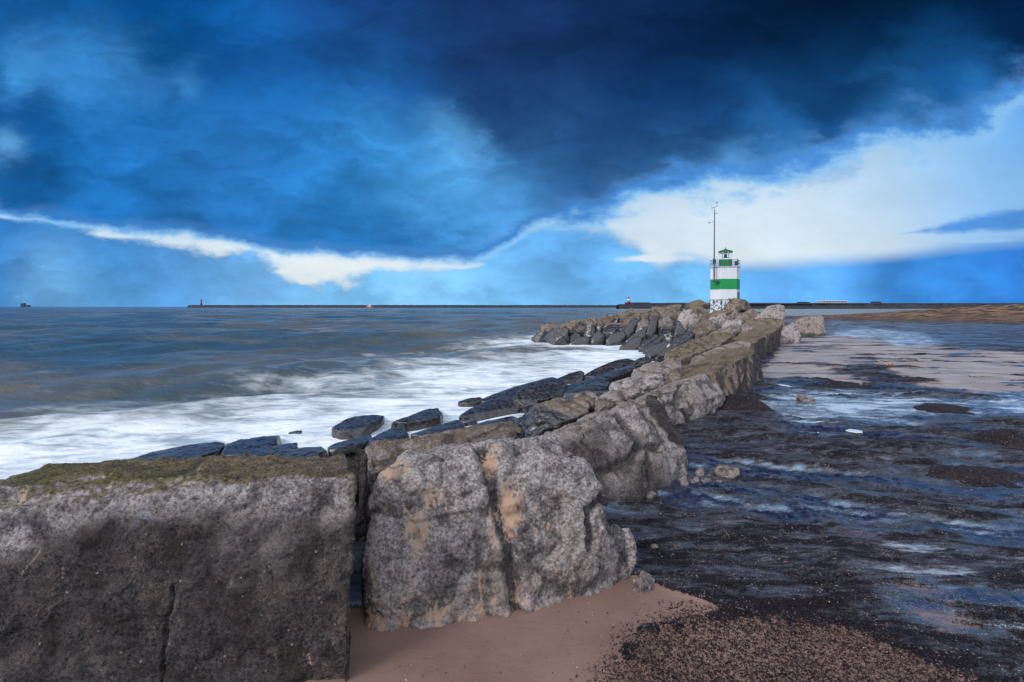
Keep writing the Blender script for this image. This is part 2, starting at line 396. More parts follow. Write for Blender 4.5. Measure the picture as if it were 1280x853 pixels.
def rock_material():
    m, g, b = new_mat('weathered_stone'); p = pos(g)
    brown, wet, up, sand, cav, lich = (g.attr(k) for k in ('brown', 'wet', 'up', 'sand', 'cav', 'lichen'))
    stain_shade = g.attr('stain_shade'); moss = g.attr('moss')
    nb = g.noise(p, 1.9, 6, 0.62); nm = g.noise(p, 13.0, 7, 0.66); nf = g.noise(p, 62.0, 5, 0.68); ng = g.noise(p, 190.0, 4, 0.7)
    vo = g.voro(p, 75.0); v2 = g.voro(p, 30.0)
    # purple-grey aggregate face with dark pits and pale grains
    t = g.sstep(nm * 0.55 + nf * 0.45, 0.36, 0.64)
    c = g.mix(t, (0.175, 0.135, 0.13), (0.60, 0.50, 0.475))
    c = g.mix(g.sstep(nb, 0.46, 0.68) * 0.5, c, (0.24, 0.165, 0.125))
    c = g.mix(g.sstep(ng, 0.55, 0.78) * 0.75, c, (0.58, 0.53, 0.54))
    c = g.mix(g.sstep(nf, 0.47, 0.34) * 0.65, c, (0.036, 0.034, 0.044))
    c = g.mix(g.sstep(vo, 0.22, 0.08) * g.sstep(nm, 0.42, 0.6) * 0.8, c, (0.02, 0.02, 0.028))
    blue = g.sstep(g.noise(p, 5.0, 5, 0.7), 0.56, 0.70)
    c = g.mix(blue * 0.75 * g.sstep(nf, 0.36, 0.56), c, (0.36, 0.37, 0.47))
    # aggregate: every pebble its own tone
    pc, pc2, pc3 = g.sep(g.voro(p, 48.0, out='Color')); pe = g.voro(p, 48.0)
    c = g.mix(g.sstep(pc, 0.62, 0.95) * g.sstep(pe, 0.42, 0.25) * 0.6, c, g.mix(pc2, (0.07, 0.055, 0.05), (0.46, 0.40, 0.39)))
    # ochre-brown skin on weathered tops and on the older blocks
    bt = g.mix(g.sstep(nm * 0.5 + nf * 0.5, 0.35, 0.65), (0.100, 0.068, 0.045), (0.34, 0.25, 0.168))
    bt = g.mix(g.sstep(nf, 0.50, 0.34) * 0.7, bt, (0.045, 0.033, 0.025))
    bt = g.mix(g.sstep(nb, 0.54, 0.68) * 0.4, bt, (0.12, 0.10, 0.035))
    bm = (g.sstep(up + (nm - 0.5) * 1.0, 0.66, 1.0) * 0.85 + brown + (nb - 0.5) * 1.0 * brown).clamp()
    c = g.mix(bm, c, bt)
    # pale lichen splashes
    c = g.mix(lich * g.sstep(nm, 0.36, 0.56) * 0.8, c, g.mix(g.sstep(nf, 0.4, 0.6), (0.31, 0.265, 0.255), (0.78, 0.69, 0.66)))
    c = g.mix(g.sstep(sand + (nb - 0.5) * 0.8, 0.0, 0.6) * g.sstep(nm, 0.30, 0.62) * 0.35, c, (0.60, 0.44, 0.345))
    # blown sand in the hollows
    sf = g.sstep(sand + (g.noise(p, 5.0, 5, 0.6) - 0.5) * 0.7 + (nm - 0.5) * 1.0 + (nf - 0.5) * 0.7 + (ng - 0.5) * 0.3 + (g.noise(g.vm('MULTIPLY', p, (1.0, 1.0, 0.22)), 26.0, 5, 0.65) - 0.5) * 1.5, 0.42, 0.66)
    c = g.mix(sf, c, g.mix(g.sstep(ng, 0.3, 0.7), (0.36, 0.225, 0.15), (0.48, 0.315, 0.215)))
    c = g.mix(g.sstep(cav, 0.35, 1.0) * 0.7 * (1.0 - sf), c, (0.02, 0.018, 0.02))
    c = g.mix(moss * g.sstep(nm * 0.6 + nb * 0.4, 0.38, 0.60), c, g.mix(g.sstep(nf, 0.4, 0.6), (0.070, 0.062, 0.016), (0.21, 0.19, 0.055)))
    # damp algae, soot-dark weathering, and shade painted on some sides
    sk = g.sstep(stain_shade + (nb - 0.5) * 0.9 + (nm - 0.5) * 0.9 + (nf - 0.5) * 0.5, 0.25, 0.75) * (1.0 - sf)
    wp = g.vm('ADD', p, g.vm('SCALE', g.xyz(nb, nm, nf), scale=0.22)); nw = g.noise(wp, 5.5, 6, 0.7)
    dk = g.mix(g.sstep(nf * 0.6 + ng * 0.4, 0.36, 0.66), (0.018, 0.016, 0.018), (0.150, 0.125, 0.125))
    dk = g.mix(g.sstep(nw, 0.47, 0.62) * 0.8, dk, g.mix(g.sstep(ng * 0.5 + nm * 0.5, 0.42, 0.6), (0.085, 0.058, 0.045), (0.29, 0.225, 0.205)))
    dk = g.mix(g.sstep(nw, 0.50, 0.36) * 0.7, dk, g.mix(nm, (0.014, 0.012, 0.012), (0.075, 0.046, 0.028)))
    dk = g.mix(g.sstep(pc3, 0.955, 0.975) * g.sstep(pe + (nf - 0.5) * 0.5, 0.34, 0.22), dk, (0.38, 0.33, 0.31))
    dk = g.mix(g.sstep(ng, 0.58, 0.74) * 0.7, dk, (0.27, 0.235, 0.24))
    dk = g.mix(g.sstep(nf, 0.46, 0.34) * 0.7, dk, (0.014, 0.013, 0.016))
    c = g.mix(sk, c, dk)
    # wave-wet stone with dark algae
    wf = g.sstep(wet + (nm - 0.5) * 0.5, 0.35, 0.65)
    c = g.mix(wf, c, g.mix(g.sstep(nm, 0.4, 0.65), (0.010, 0.010, 0.012), (0.075, 0.058, 0.050)))
    g.put(b.inputs['Base Color'], c)
    g.put(b.inputs['Roughness'], g.mixf(wf, 0.88, g.sstep(nm, 0.3, 0.7, 0.20, 0.46)))
    g.put(b.inputs['Specular IOR Level'], g.mixf(wf, 0.25, 1.0))
    h = nf * 0.75 + ng * 0.4 + nm * 0.6 - g.sstep(vo, 0.25, 0.05) * 0.25 + g.sstep(v2, 0.0, 0.5) * 0.2
    bd = g.node('ShaderNodeBump'); g.put(bd.inputs['Height'], h)
    bd.inputs['Distance'].default_value = 0.035
    g.put(bd.inputs['Strength'], g.mixf(wf, g.mixf(sf, 1.0, 0.25), 0.10))
    g.put(b.inputs['Normal'], S(g, bd.outputs[0]))
    return m
STONE = rock_material()

# ------------------------------------------------------------------ terrain
TOE = np.array([(-9, 1.9), (-0.72, 2.25), (0.0, 2.6), (0.45, 2.85), (0.62, 3.3), (1.0, 4.0), (1.7, 4.8), (2.75, 7.0), (3.9, 8.7), (5.7, 10.9),
                (9, 17), (11.5, 21.5), (18, 29), (30, 50), (42, 78), (52, 100), (60, 130)], float)
def seg_dist(X, Y, poly, signed=False):
    """distance to a polyline; signed: positive on the right-hand side of its direction"""
    best = np.full(X.shape, 1e9); sg = np.ones(X.shape); par = np.zeros(X.shape)
    for i in range(len(poly) - 1):
        a, b = poly[i], poly[i + 1]; d = b - a; L2 = d @ d
        t = np.clip(((X - a[0]) * d[0] + (Y - a[1]) * d[1]) / L2, 0, 1)
        ex, ey = X - a[0] - t * d[0], Y - a[1] - t * d[1]
        q = np.hypot(ex, ey); m = q < best
        best = np.where(m, q, best); par = np.where(m, i + t, par)
        if signed: sg = np.where(m, np.where(ex * d[1] - ey * d[0] >= 0, 1, -1), sg)
    return (best * sg if signed else best), par
RIDGE = np.array([(8, 41), (15, 41.5), (23, 50), (30, 64), (36, 80), (48, 92)], float)
MOUNDS = [  # seaweed heaps: px, py of the base centre, half-width px, height m
    (922, 514, 46, 0.26), (1062, 556, 34, 0.10), (1258, 556, 44, 0.22), (1215, 594, 66, 0.10), (1180, 512, 30, 0.06), (1050, 482, 36, 0.06)]
def beach_z(X, Y):
    z = -0.75 * sm(Y, 16, 120) - 0.6 * sm(Y, 120, 165) - 1.2 * sm(Y, 165, 260)
    return z
def ground_z(X, Y):
    d, _ = seg_dist(X, Y, TOE, True)
    z = beach_z(X, Y)
    bank = 2.6 * sm(X, 42, 92) * np.exp(-((Y - 78) / 27.0) ** 2)
    z = z + bank
    pn = xyzc(X, Y, 0)
    soft = sm(d, -0.3, 0.8)
    und = fbm(pn * np.array((0.55, 0.9, 1)), 4) * 0.06 + fbm(pn * np.array((1.6, 3.2, 1)) + 9, 3) * 0.018
    und = und * sm(Y, 2.3, 4.0) * np.clip(1 - sm(Y, 30, 80) * 0.5, 0, 1)
    z = z + und * soft
    z = z + bank * (fbm(pn * 0.35 + 3, 5) * 0.35 + fbm(pn * 1.3, 3) * 0.08)
    slope = np.clip(-d - 0.9, 0, None)
    z = z - np.minimum(0.27 * slope, 3.6) + 0.12 * sm(-d, 0.1, 0.7)
    rd, rp = seg_dist(X, Y, RIDGE)
    hump = -0.9 + 1.6 * sm(rp, 0.2, 3.2) + 0.35 * np.exp(-((X - 36) ** 2 + (Y - 80) ** 2) / 60.0) - 0.45 * np.clip(rd - 1.0, 0, None)
    hump = np.where(d < 3, hump, -9)
    z = np.maximum(z, np.maximum(hump, -4.0))
    return z
def grid_lines(core0, core1, step, lo, hi, k):
    a = [core0]; s = step
    while a[-1] < core1: a.append(a[-1] + step)
    r = []; x = a[-1]; s = step
    while x < hi: s = step + k * (x - core1); x += s; r.append(x)
    l = []; x = core0
    while x > lo: s = step + k * (core0 - x); x -= s; l.append(x)
    return np.array(l[::-1] + a + r)
def tensor(name, xs, ys, zf):
    X, Y = np.meshgrid(xs, ys); X = X.ravel(); Y = Y.ravel()
    Z = zf(X, Y)
    nx, ny = len(xs), len(ys)
    i = np.arange(nx * ny).reshape(ny, nx)
    f = np.stack([i[:-1, :-1], i[:-1, 1:], i[1:, 1:], i[1:, :-1]], -1).reshape(-1, 4)
    return np_mesh(name, np.stack([X, Y, Z], 1), f), X, Y, Z
def poly_sdf(px, py, pts, ys=2.2):
    """signed distance (negative inside), py stretched by ys"""
    pts = [(a, b * ys) for a, b in pts]; y = py * ys
    best = np.full(px.shape, 1e9); ins = np.zeros(px.shape, bool); n = len(pts)
    for i in range(n):
        (ax, ay), (bx, by) = pts[i], pts[(i + 1) % n]
        ex, ey = bx - ax, by - ay
        t = np.clip(((px - ax) * ex + (y - ay) * ey) / (ex * ex + ey * ey), 0, 1)
        best = np.minimum(best, np.hypot(px - ax - t * ex, y - ay - t * ey))
        if ay != by:
            c = (ay > y) != (by > y)
            ins ^= c & (px < (bx - ax) * (y - ay) / (by - ay) + ax)
    return np.where(ins, -best, best)
def beach_masks(X, Y):
    """weed cover, wetness and foam with painted sky sheen, laid out on the plan of the beach"""
    Yc = np.maximum(Y, 0.5); px = 640 + F * X / Yc; py = HZ + F * EYE / Yc
    pn = xyzc(X, Y, 0)
    flow = np.array((0.75, 1.7, 1.0)); sk = xyzc(X + 0.45 * Y, Y + 0.15 * X, 0)
    nA = fbm(sk * flow * 0.9, 5, 0.55); nB = fbm(sk * flow * 3.3 + 5, 4, 0.6); nC = fbm(pn * 14.0, 3, 0.6)
    far = sm(Y, 8, 20)
    w = nA * 34 + nB * 22 + nC * 8 * (1 - far)
    kk = 1.0 - 0.45 * far
    def soft(pts, width, amp=1.0): return 1 - sm(poly_sdf(px, py, pts) + w * kk * amp, -width, width)
    near_sand = soft([(300, 1400), (300, 800), (470, 770), (640, 740), (740, 720), (800, 722), (830, 736), (905, 762), (872, 772), (800, 784), (774, 815), (800, 862), (860, 1400)], 7, 0.55)
    speck = soft([(790, 792), (850, 768), (1000, 764), (1100, 800), (1230, 850), (1500, 1100), (1500, 1700), (760, 1700), (768, 850)], 42, 1.5)
    light = soft([(1080, 735), (1150, 720), (1222, 742), (1246, 792), (1180, 806), (1110, 775)], 40, 2.0)
    far_sand = soft([(930, 480), (965, 450), (975, 424), (1040, 416), (1120, 421), (1200, 436), (1420, 446), (1420, 488), (1190, 490), (1120, 482), (1060, 484), (1000, 470)], 12, 1.0)
    streaky = sm(fbm(xyzc(X * 0.30 + Y * 0.05, Y * 1.1, 2.2), 6, 0.65), -0.06, 0.22)
    tongue = soft([(1040, 462), (1090, 450), (1130, 470), (1170, 480), (1100, 486)], 16)
    weed = np.ones(X.shape)
    weed = np.minimum(weed, 1 - near_sand)
    sp = np.clip(0.30 + 0.10 * nA + 0.12 * nB + 0.30 * nC + 0.6 * fbm(pn * 45.0, 2, 0.6) + 0.25 * sm(py, 800, 765), 0, 1)
    weed = np.where(speck > 0.01, weed * (1 - speck) + speck * sp, weed)
    weed = weed * (1 - 0.62 * light * np.clip(0.75 + nB, 0, 1))
    fs = far_sand * (1 - 0.85 * streaky) * (1 - 0.8 * tongue)
    weed = np.minimum(weed, 1 - fs)
    weed = np.where((py < 424) & (X > 5), np.clip(weed - 0.45 * sm(streaky, 0.2, 0.5) * sm(py, 424, 404), 0, 1), weed)
    bank = sm(X, 44, 60) * np.exp(-((Y - 78) / 30.0) ** 4)
    pool = soft([(940, 508), (985, 486), (1080, 490), (1160, 500), (1300, 488), (1420, 486), (1420, 524), (1200, 518), (1110, 530), (1000, 530)], 26, 1.2)
    pool2 = soft([(1040, 414), (1080, 408), (1150, 414), (1190, 430), (1120, 434), (1100, 424), (1040, 420)], 8, 0.5)
    wet = (1 - near_sand) * (1 - 0.95 * speck) * (1 - 0.40 * fs)
    wet = wet * np.clip(0.74 + 1.25 * fbm(sk * np.array((0.45, 1.5, 1)) + 31, 4, 0.55), 0, 1)
    wet = np.clip(wet + 0.5 * light, 0, 1)
    hr = weed_relief(X, Y) * (1 - 0.9 * np.maximum(pool, pool2)) - 0.05 * pool
    wet = wet * (1 - sm(hr, 0.06, 0.28) * (1 - far) * 0.80) * (1 - sm(hr, 0.10, 0.3) * far)
    belt = soft([(780, 640), (900, 632), (1010, 660), (1080, 715), (1130, 760), (1200, 800), (1300, 850), (1300, 900), (1180, 850), (1060, 800), (960, 775), (860, 772), (790, 740)], 46, 1.6)
    wet = wet * (1 - 0.55 * belt)
    weed = np.maximum(weed, belt * (1 - speck) * (1 - near_sand) * 0.9)
    wet = np.maximum(wet, 0.40 * (1 - near_sand) * (1 - speck) * (1 - fs))
    wet = wet * (1 - bank)
    pool3 = soft([(960, 520), (1100, 535), (1280, 530), (1280, 600), (1100, 600), (930, 580)], 60, 1.6) * 0.45
    pool4 = soft([(820, 590), (1000, 580), (1280, 620), (1280, 760), (1100, 740), (900, 700), (850, 640)], 80, 2.0) * 0.34
    pool5 = soft([(1060, 668), (1160, 640), (1330, 610), (1330, 850), (1250, 830), (1180, 790), (1110, 735)], 50, 1.8)
    lines = sm(fbm(sk * np.array((0.8, 4.2, 1)) + 3, 5, 0.62), -0.02, 0.32)
    low = 1 - sm(hr, 0.0, 0.22)
    foam_sheen = np.clip(np.maximum(np.maximum(pool * (0.50 + 0.75 * lines), pool2 * (0.40 + 0.6 * lines)), np.maximum(np.maximum(pool3 * 1.1, pool4 * 0.7) * (0.15 + lines) * low, pool5 * (0.14 + 0.42 * lines))), 0, 1)
    wet = np.clip(np.maximum(wet, np.maximum(pool, pool2)), 0, 1)
    return weed, wet, foam_sheen, bank, fs, hr, speck
def weed_relief(X, Y):
    sk = xyzc(X + 0.5 * Y, Y + 0.2 * X, 6.0)
    a = fbm(sk * np.array((0.50, 1.25, 1)), 5, 0.55); b = fbm(sk * np.array((1.6, 4.0, 1)) + 3, 4, 0.6, 1) - 0.2
    return a + 0.22 * b
xs = grid_lines(-0.5, 2.6, 0.013, -260, 700, 0.0125)
ys = np.concatenate([[-400, -200, -100, -50, -25, -12, -6, -3, -1, 0, 0.6, 1.0], grid_lines(1.4, 1.5, 0.012, 1.39, 620, 0.0088)])
me, X, Y, Z = tensor('beach', xs, ys, ground_z)
weed, wet, foam_sheen, bank, pale, hr, _sp = beach_masks(X, Y)
dtoe, _ = seg_dist(X, Y, TOE, True)
rdist, _ = seg_dist(X, Y, RIDGE)
rub = np.maximum(sm(-dtoe, 0.25, 0.6), (1 - sm(rdist, 3.5, 6.0)) * sm(Y, 30, 36) * (dtoe < 5))
relief = ((np.clip(hr, -0.08, 0.5) * 0.24 * sm(Y, 2.6, 4.2)) + fbm(xyzc(X * 2.0, Y * 4.5, 1.0), 4, 0.6) * 0.020 + fbm(xyzc(X * 11, Y * 16, 4.0), 3, 0.6, 1) * 0.010) * weed * (1 - rub) * sm(Y, 30, 12)
relief += fbm(xyzc(X * 30, Y * 34, 2.0), 2) * 0.006 * weed * sm(Y, 9, 5) * (1 - 0.9 * wet)
Zn = Z + relief + weed * 0.012 * (1 - rub) * sm(Y, 30, 12) - foam_sheen * 0.01
# the sand piled against the blocks
co = np.stack([X, Y, Zn], 1).astype(np.float32); me.vertices.foreach_set('co', co.ravel()); me.update()
for k, v in (('weed', weed), ('wet', wet), ('foam_sheen', foam_sheen), ('rubble', rub), ('bank', bank), ('pale', pale)): set_attr(me, k, v)

def ground_material():
    m, g, b = new_mat('beach_ground'); p = pos(g)
    weed, wet, foam_sheen, rub, bank, pale = (g.attr(k) for k in ('weed', 'wet', 'foam_sheen', 'rubble', 'bank', 'pale'))
    nb = g.noise(p, 1.3, 5, 0.6); nm = g.noise(p, 12, 5, 0.65); nf = g.noise(p, 60, 5, 0.7); ng = g.noise(p, 400, 3, 0.7)
    px_, py_, pz_ = g.sep(p)
    st = g.xyz(px_ * 0.55 + py_ * 0.35, py_ * 2.2, pz_)
    ns = g.noise(st, 3.2, 7, 0.66, 0.5); ns2 = g.noise(st, 14.0, 5, 0.65, 0.4)
    sandc = g.mix(g.sstep(nb, 0.35, 0.65), (0.215, 0.130, 0.103), (0.285, 0.175, 0.14))
    sandc = g.mix(pale, sandc, g.mix(g.sstep(nb, 0.35, 0.65), (0.29, 0.255, 0.26), (0.40, 0.35, 0.35)))
    sandc = g.mix(g.sstep(ng, 0.45, 0.8) * 0.3, sandc, (0.14, 0.09, 0.075))
    sandc = g.mix(g.sstep(ng, 0.74, 0.80) * g.sstep(nf, 0.5, 0.62) * 0.9, sandc, (0.65, 0.6, 0.55))
    vo = g.voro(p, 150.0, out='Color'); vd = g.voro(g.xyz(px_, py_ * 1.4, pz_), 95.0)
    vx, vy, vz = g.sep(vo)
    weedc = g.mix(g.sstep(vx, 0.2, 0.9), (0.005, 0.005, 0.010), (0.026, 0.017, 0.024))
    weedc = g.mix(g.sstep(nm, 0.5, 0.7) * 0.6, weedc, (0.036, 0.020, 0.026))
    weedc = g.mix(g.sstep(nb * 0.5 + ns * 0.5, 0.52, 0.64) * 0.75, weedc, (0.042, 0.019, 0.026))
    weedc = g.mix(g.sstep(vy, 0.90, 0.97) * g.sstep(nm, 0.42, 0.62), weedc, (0.34, 0.28, 0.26))
    wf = g.sstep(weed + (nm - 0.5) * 0.55 + (nf - 0.5) * 0.7 + (0.5 - vd) * 0.25, 0.42, 0.60)
    c = g.mix(wf, sandc, weedc)
    wetf = g.sstep(wet + (ns - 0.5) * 1.3 + (ns2 - 0.5) * 0.8, 0.24, 0.84)
    c = g.mix(wetf * (1.0 - wf) * 0.45, c, (0.09, 0.062, 0.055))
    # dune bank: pale dead grass and drift over dark debris
    bk = g.mix(g.sstep(g.noise(p, 0.55, 7, 0.72), 0.40, 0.60), (0.045, 0.028, 0.020), (0.27, 0.165, 0.10))
    c = g.mix(bank, c, bk)
    # thin foam left by the last wave, plus sky sheen painted on the pools
    ff = g.sstep(foam_sheen + (ns - 0.5) * 1.25 + (ns2 - 0.5) * 0.9, 0.28, 0.95)
    c = g.mix(ff * 0.92, c, (0.70, 0.79, 0.90))
    stone = g.mix(g.sstep(nm, 0.35, 0.65), (0.010, 0.010, 0.013), (0.05, 0.042, 0.038))
    c = g.mix(rub, c, stone)
    g.put(b.inputs['Base Color'], c)
    ro = g.mixf(wetf, g.mixf(wf, 0.9, 0.75), g.sstep(ns2 * 0.6 + nm * 0.4, 0.35, 0.65, 0.14, 0.34))
    ro = g.mixf(rub, ro, 0.5)
    g.put(b.inputs['Roughness'], ro)
    g.put(b.inputs['Specular IOR Level'], g.mixf(wetf * (1.0 - bank), 0.18, 0.95))
    g.put(b.inputs['Specular Tint'], g.mix(wetf, (1.0, 1.0, 1.0), (0.66, 0.84, 1.0)))
    g.put(b.inputs['IOR'], g.mixf(wetf * (1.0 - bank) * (1.0 - rub), 1.45, 2.8))
    h = g.mixf(wf, ng * 0.16 + nm * 0.30 + nf * 0.22 + ns * 0.5, nf * 0.9 + vd * 0.8 + nm * 0.5 + ns2 * 0.6)
    bd = g.node('ShaderNodeBump'); g.put(bd.inputs['Height'], h); bd.inputs['Distance'].default_value = 0.02
    g.put(bd.inputs['Strength'], g.mixf(wetf, 0.75, 0.14))
    g.put(b.inputs['Normal'], S(g, bd.outputs[0]))
    return m
GROUND = ground_material()
beach = link('beach', me, GROUND); tag(beach, 'wet sandy beach covered with dark seaweed beside the breakwater', kind='structure')

# ------------------------------------------------------------------ sea
SEA = -0.9
SHORE = np.array([(-14.0, 4.5), (-9.2, 6.6), (-8.2, 7.5), (-6.6, 8.3), (-5.4, 9.3), (-3.9, 10.6), (-1.7, 12.3), (-1.2, 14.6), (1.9, 19), (5.3, 24), (8.8, 31),
                  (6.8, 34), (3.0, 36.5), (1.8, 39), (5, 44), (12, 46), (22, 60), (30, 84), (42, 95)], float)
random.seed(3)
WAVES = []
for i in range(46):
    L = 1.1 * (1.085 ** i) * random.uniform(0.9, 1.1); th = R(random.gauss(-62, 24))
    WAVES.append((2 * math.pi / L, math.cos(th), math.sin(th), 0.0155 * L ** 0.52 * random.uniform(0.5, 1.2), random.uniform(0, 6.28), L))
def sea_z(X, Y):
    z = np.zeros(X.shape)
    dist = np.hypot(X, Y); cell = 0.014 * dist + 0.05
    sd, _ = seg_dist(X, Y, SHORE)
    wx = fbm(xyzc(X * 0.05, Y * 0.05, 1), 3) * 5; wy = fbm(xyzc(X * 0.05, Y * 0.05, 8), 3) * 5
    for k, c, s, a, ph, L in WAVES:
        fade = np.clip(L / (cell * 3.0) - 0.5, 0, 1)
        w = k * ((X + wx) * c + (Y + wy) * s) + ph
        z += a * fade * (np.sin(w) + 0.25 * np.sin(2 * w + 0.6))
    env = 0.7 + 0.9 * np.clip(fbm(xyzc(X * 0.03, Y * 0.07, 4), 3) + 0.3, 0, 1)
    calm = 0.25 + 0.75 * sm(sd, 1.0, 9.0)
    harbour = np.where((X > 30) & (X > Y * 0.42), 0.4, 1.0)
    return SEA + z * env * calm * harbour - 0.07 * (1 - sm(sd, 0, 4.5)) + 0.04 * fbm(xyzc(X * 0.8, Y * 0.8, 2), 3) * (1 - sm(sd, 2, 14))
xs = grid_lines(-9, 4, 0.09, -9000, 9000, 0.0125)
ys = np.concatenate([[-300, -100, -30, -10, 0, 3], grid_lines(5.5, 14, 0.06, 5.4, 9000, 0.0085)])
me, X, Y, Z = tensor('sea', xs, ys, sea_z)
sd, par = seg_dist(X, Y, SHORE)
wid = (7.5 + 0.42 * np.clip(np.minimum(Y, 28) - 8, 0, None)) * (1 - 0.60 * sm(Y, 24, 44))
wid = wid * (1 + 0.55 * fbm(xyzc(X * 0.07, Y * 0.12, 5), 4, 0.55))
q = sd / wid * 1.12 + 0.45 * fbm(xyzc(X * 0.16, Y * 0.25, 12), 4, 0.55) + 0.16 * fbm(xyzc(X * 0.9, Y * 0.9, 2), 3)
foam = 1 - sm(q, 0.02, 1.15)
foam = np.where((X > 14) & (Y > 40), 0.0, foam)
foam = np.maximum(foam, (1 - sm(sd, 0.3, 1.6)) * (X < 14) * 0.95)
set_attr(me, 'foam', foam)
set_attr(me, 'slick', sm(np.hypot(X, Y), 8, 60))
def sea_material():
    m, g, b = new_mat('sea_water'); p = pos(g); foam = g.attr('foam'); slick = g.attr('slick')
    x, y, z = g.sep(p)
    st = g.xyz(x * 0.5 + y * 0.25, y * 1.2 - x * 0.15, 0.0)
    sc = 1.0
    na = g.noise(st, 0.7, 6, 0.6, 0.6); nb = g.noise(st, 2.6, 6, 0.65, 0.8); nc = g.noise(g.xyz(x, y, 0.0), 0.045, 5, 0.6)
    nd = g.noise(g.xyz(x * 0.35, y, 0.0), 0.16, 6, 0.62)
    body = g.mix(g.sstep(nc + g.sstep(x, -30.0, 10.0) * 0.10, 0.42, 0.60), (0.044, 0.080, 0.100), (0.125, 0.118, 0.098))
    body = g.mix(g.sstep(nd, 0.52, 0.66) * 0.6, body, (0.15, 0.128, 0.098))
    nl = g.noise(g.xyz(x * 0.35 + y * 0.2, y * 0.8 - x * 0.1, 3.0), 0.33, 6, 0.6, 0.4)
    f = g.sstep(foam + (nl - 0.5) * 1.0 + (na - 0.5) * 1.0 + (nb - 0.5) * 0.65 + (g.noise(g.xyz(x * 1.0 + y * 0.5, y * 0.35 - x * 0.7, 9.0), 0.8, 6, 0.62, 0.5) - 0.5) * 0.8, 0.16, 1.12)
    f = f * g.sstep(foam, 0.55, 1.0, 0.66, 0.97)
    f = g.m('MAXIMUM', f, g.sstep(foam, 0.90, 1.0) * 0.97)
    caps = g.sstep(g.noise(g.xyz(x * 0.30, y * 1.15, 0.0), 0.21, 7, 0.68), 0.675, 0.74) * 0.55 * slick
    f = g.m('MAXIMUM', f, caps)
    fc = g.mix(g.sstep(nb * 0.5 + na * 0.5, 0.36, 0.58), (0.40, 0.48, 0.56), (0.95, 0.96, 0.97))
    g.put(b.inputs['Base Color'], g.mix(f, body, fc))
    g.put(b.inputs['Roughness'], g.mixf(f, 0.22, 0.95))
    b.inputs['IOR'].default_value = 1.33
    g.put(b.inputs['Specular IOR Level'], g.mixf(f, 0.5, 0.1))
    r1 = g.noise(g.xyz(x * 0.55, y, z), 3.4, 5, 0.6); r2 = g.noise(g.xyz(x * 0.45, y, 0.0), 0.42, 6, 0.62)
    n1 = g.bump(r1, 0.12, 0.5)
    bd = g.node('ShaderNodeBump'); g.put(bd.inputs['Height'], r2); bd.inputs['Distance'].default_value = 0.9
    g.put(bd.inputs['Strength'], slick * 0.75); g.put(bd.inputs['Normal'], n1)
    g.put(b.inputs['Normal'], S(g, bd.outputs[0]))
    return m
sea = link('sea', me, sea_material()); tag(sea, 'rough grey blue sea with white surf along the rocks', kind='structure')

# ------------------------------------------------------------------ stones
def hull_mesh(groups):
    bm = bmesh.new()
    for pts in groups:
        vs = [bm.verts.new(p) for p in pts]
        r = bmesh.ops.convex_hull(bm, input=vs)
        junk = [e for e in r['geom_interior'] + r['geom_unused'] if isinstance(e, bmesh.types.BMVert)]
        if junk: bmesh.ops.delete(bm, geom=list(set(junk)), context='VERTS')
    me = bpy.data.meshes.new('tmp'); bm.to_mesh(me); bm.free()
    return me
def remesh(me, vox):
    o = bpy.data.objects.new('tmp', me); COL.objects.link(o)
    md = o.modifiers.new('r', 'REMESH'); md.mode = 'VOXEL'; md.voxel_size = vox
    dg = bpy.context.evaluated_depsgraph_get(); dg.update()
    ev = o.evaluated_get(dg); m2 = ev.to_mesh()
    n = len(m2.vertices); v = np.empty(n * 3, np.float32); m2.vertices.foreach_get('co', v)
    nf = len(m2.polygons); lt = np.empty(nf, np.int32); m2.polygons.foreach_get('loop_total', lt)
    li = np.empty(len(m2.loops), np.int32); m2.loops.foreach_get('vertex_index', li)
    ev.to_mesh_clear(); bpy.data.objects.remove(o); bpy.data.meshes.remove(me)
    assert (lt == 4).all()
    return v.reshape(-1, 3), li.reshape(-1, 4)
def smooth(v, f, it, lam=0.5):
    a = f.ravel(); b = np.roll(f, -1, 1).ravel(); n = len(v)
    cnt = np.bincount(a, minlength=n) + np.bincount(b, minlength=n)
    for _ in range(it):
        s = np.zeros_like(v)
        for k in range(3):
            s[:, k] = np.bincount(a, v[b, k], n) + np.bincount(b, v[a, k], n)
        v = v + lam * (s / cnt[:, None] - v)
    return v
def vnormals(v, f):
    n = np.cross(v[f[:, 2]] - v[f[:, 0]], v[f[:, 3]] - v[f[:, 1]])
    out = np.zeros_like(v)
    for k in range(3):
        for c in range(4): out[:, k] += np.bincount(f[:, c], n[:, k], len(v))
    return out / np.maximum(np.linalg.norm(out, axis=1)[:, None], 1e-9)

